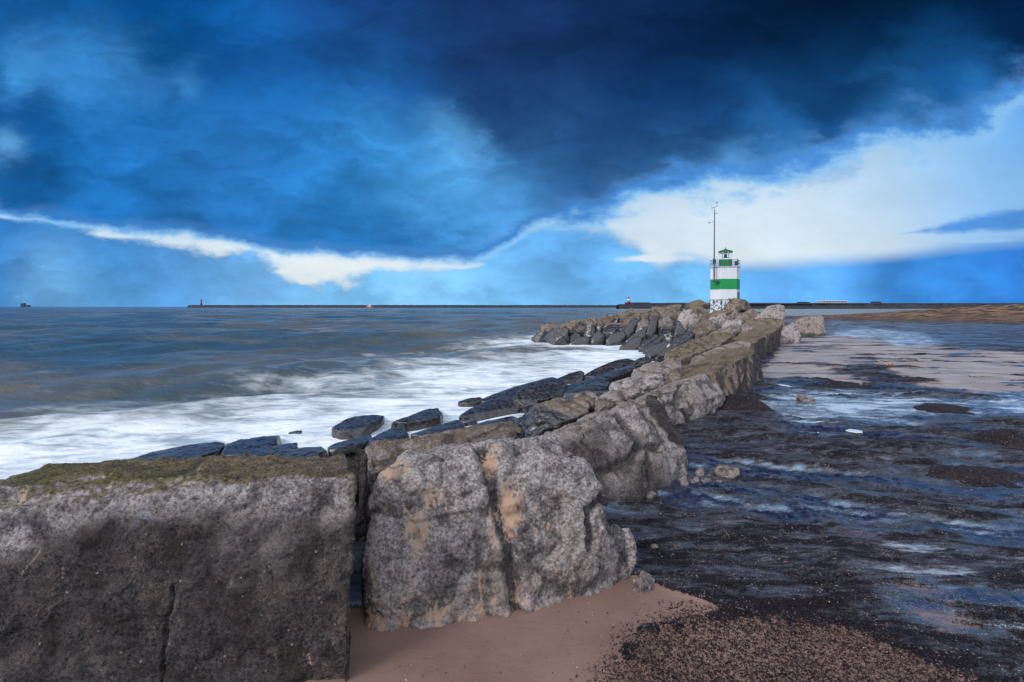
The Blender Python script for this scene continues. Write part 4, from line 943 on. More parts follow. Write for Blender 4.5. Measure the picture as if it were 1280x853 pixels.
 (B_, 'black shaded block beside the tall purple slab', [(807, 417), (812, 402), (817, 393), (823, 398), (821, 412), (815, 420)], 33, .5, 1.3, 'wet', dict(brown=.2)),
 (B_, 'orange brown rock on the skyline left of two', [(808, 391), (812, 384.5), (819, 383), (825, 386), (826, 393), (815, 396)], 37, .5, 1.5, 'pile', {}),
 (B_, 'orange brown rock on the skyline right of two', [(825, 394), (829, 386), (840, 384), (846, 387), (844, 395), (832, 399)], 36, .6, 1.5, 'pile', {}),
 (B_, 'grey rock below the orange brown skyline rocks', [(822, 404), (826, 394), (838, 393), (844, 398), (838, 407), (828, 409)], 33, .6, 1.3, 'pile', dict(brown=.2)),
 (B_, 'yellow green slab with a black right face', [(824, 417), (830, 408), (844, 399), (847, 402), (846, 415), (834, 421)], 30, .8, 1.3, 'pile', dict(brown=.8)),
 (B_, 'black pointed block right of the yellow green slab', [(841, 418), (845, 400), (850, 401), (857, 413), (852, 419)], 30, .5, 1.2, 'wet', {}),
 (B_, 'white streaked grey rock standing on the skyline', [(846, 399), (851, 390), (858, 387), (866, 387), (865, 397), (858, 409), (851, 406)], 32, .6, 1.5, 'speck', dict(lichen=.7)),
 (B_, 'pale tan rock right of the white streaked rock', [(860, 397), (866, 391), (873, 391), (876, 397), (868, 404), (860, 405)], 31, .7, 1.3, 'speck', dict(brown=.35, lichen=.3)),
 (B_, 'large smooth brown rock with a faceted front, right of the pile', [(865, 409), (876, 398), (888, 395), (898, 400), (900, 408), (888, 415), (874, 420), (866, 415)], 26.5, .9, 1.8, 'pile', {}),
 (B_, 'dark triangle of rock below the white streaked rock', [(859, 413), (863, 405), (868, 411), (872, 419), (864, 420)], 27, .5, 1.0, 'wet', {}),
 (S_, 'blue wet slab leaning steeply, leftmost of the bright blue ones', [(797, 434), (806, 426), (820, 417), (824, 419), (812, 429), (804, 436)], 28, 1.2, .9, 'wet', {}),
 (S_, 'bright blue wet slab leaning steeply beside the yellow green slab', [(803, 434), (814, 426), (828, 417), (832, 420), (818, 431), (808, 437)], 26.6, 1.4, .9, 'wet', {}),
 (S_, 'dark blue slab with a pale upper edge above the surf bay', [(806, 436), (818, 430), (834, 425), (836, 430), (830, 440), (812, 447)], 23.5, 1.0, 1.2, 'wet', {}),
 (S_, 'blue wet slab running up toward the large smooth brown rock', [(832, 432), (845, 421), (860, 413), (869, 416), (858, 427), (842, 436)], 21, 1.4, 1.1, 'wet', {}),
 (S_, 'narrow bright blue slab beside the long brown slab', [(838, 437), (850, 429), (864, 421), (870, 424), (856, 433), (843, 440)], 19, 1.6, .8, 'wet', {}),
 (S_, 'black block under the narrow blue slab', [(818, 447), (828, 438), (838, 432), (842, 440), (836, 448), (822, 451)], 19.5, .9, 1.0, 'wet', {}),
 (B_, 'purple black slab just above the white water of the bay', [(757, 424), (766, 416), (780, 413), (784, 419), (776, 426), (762, 428)], 33.5, .9, 1.3, 'wet', dict(brown=.3)),
 (B_, 'dark slab dipping into the white water of the bay', [(774, 434), (784, 427), (796, 420), (803, 422), (800, 434), (788, 438)], 29.5, .8, 1.3, 'wet', {}),
 (S_, 'dark grey slab behind the slab dipping into the bay', [(781, 427), (792, 417), (806, 411), (808, 417), (798, 426)], 31, .9, 1.2, 'wet', dict(brown=.3)),
 (B_, 'brown rock between the orange rocks and the tall purple slab', [(800, 398), (804, 390), (811, 388), (812, 394), (806, 400)], 36, .6, 1.2, 'pile', {}),
 (B_, 'low brown stone between the tan rock and the large smooth brown rock', [(873, 400), (878, 394), (886, 393), (890, 398), (882, 402)], 31, .7, 1.2, 'pile', {}),
 (B_, 'flat pale stone just left of the rounded grey rock', [(884, 401), (889, 395), (896, 395), (899, 401), (892, 405)], 31, .8, 1.2, 'speck', dict(lichen=.3)),
]
for nm, lab, out, Y, lean, th, sty, kw in L:
    if sty == 'wet' and Y < 14 and nm == 'rock_slab': Y *= 0.93; lean *= 1.8
    kw = dict(kw); vox = max(0.012, Y * 0.0026)
    cat = {'boulder': 'boulder', 'rock_slab': 'rock slab', 'concrete_block': 'concrete block'}[nm]
    wetz = kw.pop('wet', None)
    if sty == 'pile': kw.setdefault('stain_shade', 0.42)
    if wetz is None: wetz = -0.30 if Y < 28 else 0.30 if sty == 'pile' else 0.05
    rock(nm, lab, [oc(out, Y, lean, th * (.8 if sty == 'pile' else 1), bot=1.0 if Y > 24 else 0.7, shrink=.95 if sty in ('pile', 'wet') else .85)], sty, vox, cat, wet=wetz, facets=kw.pop('facets', 7 if sty == 'pile' else 4 if sty == 'wet' else 3), amp=1.0, **kw)
# --- loose stones at the foot of the purple boulder
LS = [('flat pink grey stone, the largest of the loose stones on the seaweed', [(891, 586), (898, 581), (912, 581), (926, 586), (929, 592), (915, 600), (898, 596)]),
      ('round brown stone next to the large flat one', [(884, 592), (888, 588), (893, 590), (892, 597), (886, 598)]),
      ('tan stone touching the purple boulder', [(868, 590), (874, 583), (882, 585), (881, 594), (872, 598)]),
      ('upright pinkish stone leaning on the purple boulder', [(864, 603), (868, 595), (874, 594), (876, 605), (870, 610), (865, 609)]),
      ('small egg shaped stone at the near end of the loose row', [(851, 608), (853, 598), (859, 597), (862, 606), (858, 612)]),
      ('dull brown stone in the middle of the loose row', [(876, 604), (880, 597), (888, 597), (892, 603), (886, 608)]),
      ('low stone in front of the large flat one', [(891, 603), (896, 598), (905, 601), (905, 606), (895, 607)]),
      ('lone tan stone on the dark seaweed below the purple boulder', [(804, 622), (808, 615), (816, 613), (822, 617), (816, 623), (808, 626)]),
      ('small grey stone on the seaweed right of the split boulder', [(814, 684), (818, 679), (824, 680), (826, 686), (819, 689)]),
      ('tan slab like stone lying in the shining wet sand', [(992, 497), (995, 491), (1003, 493), (1020, 499), (1021, 503), (1008, 503)])]
for lab, out in LS:
    Yb = GY(max(y for x, y in out))
    rock('stone', lab, [oc(out, Yb, .5, 0.5 * (max(x for x, y in out) - min(x for x, y in out)) / F * Yb, bot=0.03, shrink=.8)], 'stone', max(0.006, Yb * 0.0022), 'stone', facets=1, wet=-9, brown=.3, amp=1.5,
         group='loose stones at the foot of the blocks', sand=0.12)
# --- fill stones in the gaps
rsf = np.random.RandomState(5)
proto = {}
def fill_stone(x, y, r, wet, z=None):
    key = (rsf.randint(5), wet)
    if key not in proto:
        q = np.array([(a, b, c) for a in (-1, 1) for b in (-1, 1) for c in (-1, 1)], float) * (0.62, 0.42, 0.30) * rsf.uniform(.6, 1.1, (8, 3))
        o = rock('stone', 'tmp', [list(q)], 'wet' if wet else 'pile', 0.05, 'stone', wet=9 if wet else -9, facets=2, amp=.8, group=None)
        proto[key] = o; first = True; oo = o
    else:
        oo = proto[key].copy(); COL.objects.link(oo)
    if z is None: z = float(ground_z(np.array([x]), np.array([y]))[0])
    oo.location = (x, y, z - 0.28 * r); oo.scale = (r,) * 3; oo.rotation_euler = (rsf.uniform(-.5, .5), rsf.uniform(-.6, .3) if y > 25 else rsf.uniform(-.3, .3), rsf.uniform(0, 6.28))
    tag(oo, 'dark wet fill stone wedged low between the larger stones of the breakwater' if wet else 'brown fill stone wedged between the larger rocks of the far pile', 'stone',
        'dark fill stones in the breakwater' if wet else 'brown fill stones in the far pile')
for i in range(46):
    t = rsf.uniform(1.0, 11.0); k = int(t); a, b = TOE[k], TOE[k + 1]; q = a + (b - a) * (t - k); d = (b - a) / np.linalg.norm(b - a)
    off = rsf.uniform(1.0, 5.5); x, y = q[0] - d[1] * off, q[1] + d[0] * off
    if y < 3.6: continue
    fill_stone(x, y, rsf.uniform(.35, .8) * (1 if y < 12 else 1.3), True)
for i in range(70):
    x = rsf.uniform(2.5, 20); y = 36.5 + .25 * max(0, x - 12) + rsf.uniform(-.3, 5.5); y0 = 36.3 - 0.35 * max(0, x - 9)
    zw = rsf.uniform(.9, 2.0); fill_stone(x, max(y, y0), zw, y < y0 + 2.2, -0.95 + 0.30 * max(0, y - y0) * min(1.0, x / 8.0))
for i in range(30):
    t = rsf.uniform(0.8, 2.3); k = int(t); a, b = RIDGE[k], RIDGE[k + 1]; q = a + (b - a) * (t - k)
    fill_stone(q[0] + rsf.uniform(-2, 2), q[1] + rsf.uniform(-1.5, 4), rsf.uniform(.8, 1.4), False)

# ------------------------------------------------------------------ lighthouse
def peeling_paint():
    m, g, b = new_mat('peeling_white_paint'); p = pos(g); x, y, z = g.sep(p)
    n = g.noise(g.xyz(x, y, z * 0.8), 4.2, 4, 0.62); n2 = g.noise(p, 1.0, 3, 0.5)
    f = g.sstep(n + (n2 - 0.5) * 0.3, 0.50, 0.53)
    g.put(b.inputs['Base Color'], g.mix(f, (0.72, 0.74, 0.76), (0.07, 0.08, 0.10))); b.inputs['Roughness'].default_value = 0.7
    return m
def streaked(name, c, rust, amt):
    m, g, b = new_mat(name); p = pos(g); x, y, z = g.sep(p)
    st = g.noise(g.xyz(x * 3.2, y * 3.2, z * 0.22), 1.6, 5, 0.62); n = g.noise(p, 1.1, 5, 0.6)
    k = g.mix(g.sstep(n, 0.3, 0.7), tuple(q * .9 for q in c), c)
    k = g.mix(g.sstep(st + (n - 0.5) * 0.4, 0.54, 0.72) * amt, k, rust)
    g.put(b.inputs['Base Color'], k); b.inputs['Roughness'].default_value = 0.55
    return m
M_WHITE = streaked('white_paint', (0.78, 0.80, 0.82), (0.42, 0.38, 0.33), 0.55)
M_PEEL = peeling_paint()
M_GREEN = streaked('green_paint', (0.006, 0.30, 0.065), (0.05, 0.22, 0.10), 0.6)
M_DGREEN = plain('dark_green_paint', (0.008, 0.165, 0.045), 0.45, 0.2, 1.5)
M_STEEL = plain('grey_metal', (0.16, 0.17, 0.19), 0.45, 0.3, 5.0, 0.4)
M_DARK = plain('dark_metal', (0.035, 0.04, 0.05), 0.5, 0.3, 5.0)
M_CONC = plain('pier_concrete', (0.060, 0.058, 0.062), 0.9, 0.45, 0.25)
M_FARSTONE = plain('far_pier_stone', (0.028, 0.030, 0.038), 0.9, 0.4, 0.08)
M_RED = plain('red_paint', (0.38, 0.03, 0.03), 0.5, 0.15, 1.0)
M_LGREY = plain('light_grey_paint', (0.42, 0.44, 0.48), 0.6, 0.1, 0.3)
mg, gg, bb = new_mat('lantern_glass')
gg.put(bb.inputs['Base Color'], (0.86, 0.92, 0.95)); bb.inputs['Roughness'].default_value = 0.03; bb.inputs['Transmission Weight'].default_value = 1.0; bb.inputs['IOR'].default_value = 1.06
M_GLASS = mg
LY = 80.0; q = LY / F
LX = (906.3 - 640) * q
zb = EYE - (388.5 - HZ) * q
def hz_(py): return (388.5 - py) * q
lh = empty('lighthouse', (LX, LY, zb), 'white hexagonal lighthouse with a green band and green lantern at the end of the breakwater', 'lighthouse')
TH = math.atan2(LX, LY); CT = math.cos(TH); lh.rotation_euler = (0, 0, -TH)
Rr = 19.3 * q * CT
def hexa(r): return [(r * math.sin(R(-12 + 60 * i)), -r * math.cos(R(-12 + 60 * i))) for i in range(6)]
H = [0, hz_(375), hz_(362.3), hz_(349.6), hz_(335.2)]
MB().prism(hexa(Rr * 1.02), -1.2, H[1] - 0.03).build('plinth', M_PEEL, lh)
MB().prism(hexa(Rr * 1.0), H[1] + 0.03, H[2]).prism(hexa(Rr * 0.985), H[1] - 0.1, H[1] + 0.03).build('lower_wall', M_WHITE, lh)
MB().prism(hexa(Rr * 1.006), H[2], H[3]).build('green_band', M_GREEN, lh)
MB().prism(hexa(Rr * 1.0), H[3], H[4]).build('upper_wall', M_WHITE, lh)
# dark joints of the plinth
jb = MB(); hx = hexa(Rr * 1.03)
jb.prism(hexa(Rr * 1.026), H[1] - 0.05, H[1] + 0.02)
for i in range(6): jb.box((hx[i][0], hx[i][1], H[1] * 0.5), (0.10, 0.10, H[1] + 0.02))
jb.box(((hx[0][0] + hx[1][0]) / 2 - 0.3, (hx[0][1] + hx[1][1]) / 2 - 0.02, H[1] * .5), (0.07, 0.06, H[1]), R(18))
jb.build('plinth_frame', M_DARK, lh)
# door in the narrow right-hand face
c0, c1 = np.array(hexa(Rr)[1]), np.array(hexa(Rr)[2]); md = (c0 + c1) / 2; ang = math.atan2(*(c1 - c0)[::-1])
dr = MB().box((md[0] * 1.012, md[1] * 1.012, 1.55), (1.5, 0.10, 3.0), ang, 0.03).build('door', M_STEEL, lh)
MB().box((md[0] * 1.04 + 0.35 * math.cos(ang), md[1] * 1.04 + 0.35 * math.sin(ang), 1.4), (0.16, 0.14, 0.06), ang, 0.01).build('handle', M_DARK, dr)
MB().prism(hexa(Rr * 1.05), H[4], H[4] + 0.16).build('gallery_deck', M_LGREY, lh)
LR = 9.0 * q * CT; z0 = H[4] + 0.16; z1 = hz_(325.2); z2 = hz_(315.6); z3 = hz_(310.2); ox = 0.08
def octo(r, n=8): return [(ox + r * math.sin(2 * math.pi * (i + .5) / n), -r * math.cos(2 * math.pi * (i + .5) / n)) for i in range(n)]
MB().prism(octo(LR), z0, z1).build('lantern_base', M_DGREEN, lh)
gl = MB().prism(octo(LR * 0.93), z1 + 0.01, z2).build('lantern_glazing', M_GLASS, lh)
mu = MB()
for x, y in octo(LR * 0.96): mu.tube((x, y, z1), (x, y, z2), 0.045, 6)
for i in range(8):
    a, b = octo(LR * 0.96)[i], octo(LR * 0.96)[(i + 1) % 8]
    mu.tube((*a, z2 - 0.06), (*b, z2 - 0.06), 0.06, 6).tube((*a, z1 + 0.05), (*b, z1 + 0.05), 0.06, 6)
mu.build('glazing_bar', M_WHITE, gl)
lp = MB().ngon(12, (ox, 0), 0.34, z1 + 0.35, z1 + 0.55, 0.22).ngon(12, (ox, 0), 0.22, z1 + 0.55, z1 + 0.95, 0.22).build('lamp', M_DARK, lh)
rf = MB().prism(octo(LR * 1.12), z2, z2 + 0.14).prism(octo(LR * 1.10), z2 + 0.14, z2 + 0.40, octo(LR * 0.42)).prism(octo(LR * 0.36), z2 + 0.40, z3 - 0.12, octo(LR * 0.05)).build('roof', M_DGREEN, lh)
MB().tube((ox, 0, z3 - 0.2), (ox, 0, z3 + 0.12), 0.05).build('finial', M_DGREEN, rf)
rl = MB(); rr = hexa(Rr * 1.02); zt = hz_(326.0)
for i in range(6):
    a, b = rr[i], rr[(i + 1) % 6]
    for zz_ in (zt, z0 + (zt - z0) * .5): rl.tube((*a, zz_), (*b, zz_), 0.032, 6)
    for t in (0, .5): rl.tube((a[0] + (b[0] - a[0]) * t, a[1] + (b[1] - a[1]) * t, z0), (a[0] + (b[0] - a[0]) * t, a[1] + (b[1] - a[1]) * t, zt), 0.028, 6)
rl.build('railing', M_STEEL, lh)
bx = rr[1]; MB().box((bx[0] * .96, bx[1] * .9, z0 + .45), (0.45, 0.3, 0.7), 0.3, 0.03).tube((bx[0] * .9, bx[1] * .9, z0), (bx[0] * 1.05, bx[1], zt + .12), 0.05).build('fog_signal', M_DARK, lh)
mx = (893.0 - 906.3) * q * CT; my = -Rr * 0.98
ms = MB().tube((mx, my, hz_(353)), (mx, my, hz_(326)), 0.15, 10).tube((mx, my, hz_(326)), (mx + 0.06, my, hz_(265)), 0.115, 10, 0.075).build('mast', M_STEEL, lh)
MB().box((mx, my + .1, hz_(328)), (.45, .5, .75), 0, .04).build('mast_bracket', M_DARK, ms)
MB().box((mx + .2, my + .1, hz_(352.6)), (.9, .5, .28), 0, .04).build('mast_bracket', M_DARK, ms)
an = MB(); t = hz_(265)
an.tube((mx, my, t), (mx, my, t + .45), .035, 6).tube((mx - .35, my, t + .35), (mx + .42, my, t + .55), .03, 6).tube((mx + .42, my, t + .5), (mx + .42, my, t + 1.15), .03, 6).tube((mx - .35, my, t + .2), (mx - .35, my, t + .7), .03, 6)
an.box((mx + .42, my, t + 1.2), (.3, .08, .1)).build('wind_vane', M_STEEL, ms)
MB().tube((mx, my, t - .6), (mx + .5, my, t - .55), .03, 6).build('crossarm', M_STEEL, ms)
MB().tube((mx, my, t - 1.9), (mx - .7, my, t - 2.0), .025, 6).box((mx - .75, my, t - 2.0), (.22, .22, .18), 0, .02).build('crossarm', M_STEEL, ms)

# ------------------------------------------------------------------ harbour pier with its small light, and the outer breakwater
def pier(name, label, pts_, width, z0, z1, mat, cat, jag, seed, cap=None):
    """stone mound: irregular armour along both sides of a flat crown"""
    rs = np.random.RandomState(seed); pts_ = np.array(pts_, float); V = []; Fc = []
    segs = []
    for a, b in zip(pts_[:-1], pts_[1:]):
        n = max(2, int(np.linalg.norm(b - a) / (width * 0.6)))
        segs += [a + (b - a) * i / n for i in range(n)]
    segs.append(pts_[-1]); segs = np.array(segs); tn = np.gradient(segs, axis=0); tn /= np.linalg.norm(tn, axis=1)[:, None]
    nr = np.stack([-tn[:, 1], tn[:, 0]], 1)
    prof = [(-1.5, 0), (-1.0, .45), (-.62, .86), (-.5, 1), (.5, 1), (.62, .86), (1.0, .45), (1.5, 0)]
    for i, c in enumerate(segs):
        e = 0.35 if i in (0, len(segs) - 1) else 1.0
        for w, h in prof:
            j = rs.uniform(-jag, jag) if abs(w) > .4 else rs.uniform(-jag, jag) * .25
            V.append((*(c + nr[i] * (w * width + j)), z0 + (z1 - z0) * h * (e if abs(w) > .55 else max(e, .8)) + j * .4))
    m = len(prof)
    for i in range(len(segs) - 1):
        for k in range(m - 1):
            a = i * m + k; Fc.append((a, a + m, a + m + 1, a + 1))
    return np_mesh(name, V, Fc, False)
def zt_(py, Y): return EYE - (py - HZ) / F * Y
pY = 560.0
pr = empty('harbour_pier', ((900 - 640) / F * pY, pY, SEA), 'long dark stone pier with a flat concrete crown behind the lighthouse', 'pier')
def rel(o, root): o.location = o.location - root.location; return o
me = pier('rubble_mound', '', [((772 - 640) / F * pY, pY), ((900 - 640) / F * pY, pY + 10), ((1280 - 640) / F * 600, 600), ((1700 - 640) / F * 640, 640)], 7.5, SEA - 1.2, zt_(380.3, pY), M_FARSTONE, '', 1.0, 3)
o = link('rubble_mound', me, M_FARSTONE, pr, -Vector(pr.location))
w0, w1 = ((782 - 640) / F * pY, pY + 1), ((812 - 640) / F * pY, pY + 3)
mb = MB(); 
mb.box(((w0[0] + w1[0]) / 2 - pr.location.x, pY + 2 - pr.location.y, zt_(379.3, pY) - SEA), (w1[0] - w0[0], 5, 2.0), 0, .1)
for i in range(30):
    x0 = w1[0] + i * 22; mb.box((x0 + 10.9 - pr.location.x, pY + 4 + max(0, (x0 - 240) * .10) - pr.location.y, zt_(379.6, pY) - SEA + random.uniform(-.12, .12)), (21.6, 3.5, 1.5), .09, .06)
mb.build('parapet', M_CONC, pr)
bx_, by_ = (785.8 - 640) / F * pY, pY
bz = zt_(379.0, pY)
bc = empty('harbour_light', (bx_, by_, bz), 'small red and white harbour light at the tip of the dark pier', 'beacon')
u = pY / F
MB().ngon(16, (0, 0), 1.85 * u, -.6, 2.7 * u, 1.75 * u).build('red_base', M_RED, bc, True)
MB().ngon(16, (0, 0), 1.75 * u, 2.7 * u, 5.0 * u, 1.6 * u).build('white_band', M_WHITE, bc, True)
ln = MB().ngon(12, (0, 0), 1.15 * u, 5.0 * u, 6.6 * u, 1.15 * u).build('lantern', M_STEEL, bc)
MB().ngon(12, (0, 0), 1.4 * u, 6.6 * u, 7.6 * u, .15 * u).build('roof', M_RED, ln)
oY = 1150.0
ob = pier('outer_breakwater', '', [((236 - 640) / F * oY, oY), ((300 - 640) / F * oY, oY), ((500 - 640) / F * oY, oY), ((900 - 640) / F * oY, oY + 60)], 9, SEA - 1.0, zt_(381.6, oY), M_FARSTONE, '', 1.3, 8)
o = link('outer_breakwater', ob, M_FARSTONE); tag(o, 'long low dark breakwater lying along the sea horizon', 'breakwater')
u = oY / F
rb = empty('red_beacon', ((251.5 - 640) / F * oY, oY, zt_(382.0, oY)), 'slim red beacon tower at the far end of the horizon breakwater', 'beacon')
MB().ngon(12, (0, 0), 1.1 * u, -1, 6.0 * u, .75 * u).build('tower', M_RED, rb, True)
MB().ngon(12, (0, 0), 1.25 * u, 6.0 * u, 6.4 * u).ngon(12, (0, 0), .6 * u, 6.4 * u, 8.2 * u, .3 * u).build('lantern', M_RED, rb)
# small boat in front of the breakwater
bY = 1000.0; u = bY / F
M_ORANGE = plain('orange_hull', (0.55, 0.20, 0.09), 0.5, .1, .5)
bt = empty('pilot_boat', ((462 - 640) / F * bY, bY, SEA), 'small white and orange motor boat in front of the horizon breakwater', 'boat')
hull = [(-5 * u, 0), (-4.6 * u, -1.3 * u), (2.5 * u, -1.3 * u), (5.2 * u, 0), (2.5 * u, 1.3 * u), (-4.6 * u, 1.3 * u)]
MB().prism([(a * .85, b * .7) for a, b in hull], -.5, 1.5 * u, hull).build('hull', M_ORANGE, bt)
cb = MB().box((-.3 * u, 0, 2.3 * u), (3.6 * u, 1.7 * u, 1.7 * u), 0, .2).box((.1 * u, 0, 3.4 * u), (1.6 * u, 1.2 * u, .7 * u), 0, .1).build('cabin', M_WHITE, bt)
MB().box((-.3 * u, -.86 * u, 2.6 * u), (3.0 * u, .05 * u, .5 * u)).build('window', M_DARK, cb)
MB().tube((-.2 * u, 0, 3.7 * u), (-.2 * u, 0, 5.4 * u), .12 * u).build('mast', M_WHITE, bt)
# ship hull down on the left
sY = 4000.0; u = sY / F
M_NAVY = plain('navy_steel', (0.018, 0.045, 0.085), 0.6, .2, .02)
sh = empty('supply_ship', ((32 - 640) / F * sY, sY, SEA), 'dark blue ship on the sea horizon at the far left', 'ship')
hull = [(-5.6 * u, -1.2 * u), (5 * u, -1.2 * u), (6.8 * u, 0), (5 * u, 1.2 * u), (-5.6 * u, 1.2 * u)]
MB().prism([(a * .93, b * .8) for a, b in hull], -3, 1.4 * u, hull).build('hull', M_NAVY, sh)
sp = MB().box((-3 * u, 0, 2.9 * u), (5.0 * u, 2 * u, 3.0 * u), 0, 1).box((-2.4 * u, 0, 4.55 * u), (3.4 * u, 1.6 * u, .4 * u), 0, .5).build('superstructure', M_NAVY, sh)
MB().box((-3 * u, -1.02 * u, 3.7 * u), (4.4 * u, .06 * u, .35 * u)).build('window', M_DARK, sp)
MB().tube((1.0 * u, 0, 4.3 * u), (1.0 * u, 0, 5.4 * u), .12 * u).tube((1.0 * u, 0, 3.6 * u), (3.2 * u, 0, 2.2 * u), .25 * u).build('mast', M_LGREY, sh)
MB().box((3.4 * u, 0, 1.9 * u), (3 * u, 1.6 * u, 1.2 * u), 0, .6).build('deck_cargo', M_NAVY, sh)
# buildings beyond the pier
eY = 1500.0; u = eY / F
eb = empty('warehouse', ((1039.5 - 640) / F * eY, eY, SEA), 'long pale warehouse with a row of dark bays beyond the pier', 'building')
MB().box((0, 0, zt_(376.4, eY) / 2 - SEA / 2 + 1), (30 * u, 30, zt_(376.4, eY) - SEA - 2), 0, .1).build('wall', M_LGREY, eb)
MB().box((0, 0, zt_(376.2, eY) - SEA), (30.6 * u, 32, .5 * u), 0, .2).build('roof', M_WHITE, eb)
for k in range(8):
    MB().box(((-13 + k * 3.7) * u, -15.3, zt_(377.4, eY) - SEA), (1.6 * u, .6, 1.2 * u)).build('bay', M_STEEL, eb)
for cx, w, tp, lab in ((1004, 12, 377.9, 'low dark flat shed left of the long pale warehouse'), (1095, 8, 377.6, 'small dark shed alone beyond the pier at the right')):
    s_ = empty('shed', ((cx - 640) / F * eY, eY, SEA), lab, 'building')
    MB().box((0, 0, (zt_(tp, eY) - SEA) / 2), (w * u, 18, zt_(tp, eY) - SEA), 0, .1).build('wall', M_NAVY, s_)
    MB().prism([(-w * .5 * u, -9.5), (w * .5 * u, -9.5), (w * .5 * u, 9.5), (-w * .5 * u, 9.5)], zt_(tp, eY) - SEA + .02, zt_(tp - .5, eY) - SEA, [(-w * .3 * u, -6), (w * .2 * u, -6), (w * .2 * u, 6), (-w * .3 * u, 6)]).build('roof', M_DARK, s_)

# ------------------------------------------------------------------ beach details
def wood_mat():
    m, g, b = new_mat('bleached_wood'); p = pos(g); n = g.noise(p, 8, 6, .7)
    g.put(b.inputs['Base Color'], g.mix(g.sstep(n, .35, .65), (.16, .095, .06), (.46, .33, .24))); b.inputs['Roughness'].default_value = .85
    return m
WOOD = wood_mat()
def driftwood(px, py, w, h, label, seed):
    Y = GY(py); u = Y / F; rs = np.random.RandomState(seed); x = (px - 640) * u
    z = float(ground_z(np.array([x]), np.array([Y]))[0]); root = empty('driftwood', (x, Y, z), label, 'driftwood', 'driftwood on the sand')
    n = 9; pt = [(w * u * (i / (n - 1) - .5), rs.uniform(-.06, .06), h * u * (.5 + .3 * math.sin(i * 1.3)) * (1 - .5 * i / n)) for i in range(n)]
    m = MB()
    for i in range(n - 1): m.tube(pt[i], pt[i + 1], h * u * .42 * (1 - .6 * i / n), 8, h * u * .42 * (1 - .6 * (i + 1) / n))
    m.build('trunk', WOOD, root, True)
    a = pt[1]; MB().tube(a, (a[0] - .25, a[1] + .1, a[2] + h * u * .6), h * u * .2, 7, h * u * .1).build('branch', WOOD, root, True)
    a = pt[5]; MB().tube(a, (a[0] + w * u * .25, a[1] - .4, .05), h * u * .2, 7, h * u * .08).build('branch', WOOD, root, True)
driftwood(1126, 459, 44, 6, 'long bleached driftwood branch on the pale sand', 2)
driftwood(1224, 472, 26, 2.6, 'short flat piece of driftwood near the right edge of the pale sand', 5)

# seaweed heaps
HEAP = ['round dark seaweed heap at the foot of the rusty patched boulder', 'low seaweed heap beside the white foam patch', 'tall dark seaweed heap at the right edge of the beach',
        'long brown seaweed heap nearest on the right', 'small reddish seaweed heap in the shining streak', 'low seaweed heap at the edge of the pale sand']
def weed_mat():
    m, g, b = new_mat('seaweed'); p = pos(g)
    vx, vy, vz = g.sep(g.voro(p, 95.0, out='Color')); vd = g.voro(p, 60.0); n = g.noise(p, 6, 6, .65); nf = g.noise(p, 50, 5, .7)
    c = g.mix(g.sstep(vx, .2, .9), (.008, .006, .010), (.040, .023, .026)); c = g.mix(g.sstep(n, .5, .66) * .6, c, (.060, .034, .026))
    c = g.mix(g.sstep(vy, .965, .99), c, (.24, .17, .14))
    g.put(b.inputs['Base Color'], c); b.inputs['Roughness'].default_value = .62; b.inputs['Specular IOR Level'].default_value = .3
    g.put(b.inputs['Normal'], g.bump(nf + vd, .03, .9))
    return m
WEED = weed_mat()
for (px, py, hw, h), lab in zip(MOUNDS, HEAP):
    Y = GY(py); u = Y / F; x = (px - 640) * u; rx = hw * u * 1.15; ry = rx * (0.5 if hw > 60 else 0.8 if h > .15 else 1.0)
    n = 90; gx, gy = np.meshgrid(np.linspace(-1, 1, n), np.linspace(-1, 1, n)); gx = gx.ravel(); gy = gy.ravel()
    pn = xyzc(gx * rx + x, gy * ry + Y, 0)
    rr2 = np.hypot(gx, gy) * (1.12 + .75 * fbm(pn * np.array((1.2, 2.0, 1)), 4, .6)); rr2 = np.where(gx > 0, rr2, rr2)
    hh = h * np.clip(1 - rr2 ** 1.4, -.3, 1) * (1 + .5 * fbm(pn * 3.5, 4)) + .02 * fbm(pn * 14, 3)
    wz = ground_z(gx * rx + x, gy * ry + Y); zc = float(wz.mean())
    i = np.arange(n * n).reshape(n, n); f = np.stack([i[:-1, :-1], i[:-1, 1:], i[1:, 1:], i[1:, :-1]], -1).reshape(-1, 4)
    keep = (rr2[f] < 1.08).all(1); f = f[keep]; used = np.unique(f); mp = -np.ones(n * n, int); mp[used] = np.arange(len(used))
    me = np_mesh('seaweed_heap', np.stack([gx * rx, gy * ry, hh + wz - zc + .005], 1)[used], mp[f])
    o = link('seaweed_heap', me, WEED, loc=(x, Y, zc)); tag(o, lab, 'seaweed', 'seaweed heaps on the beach')

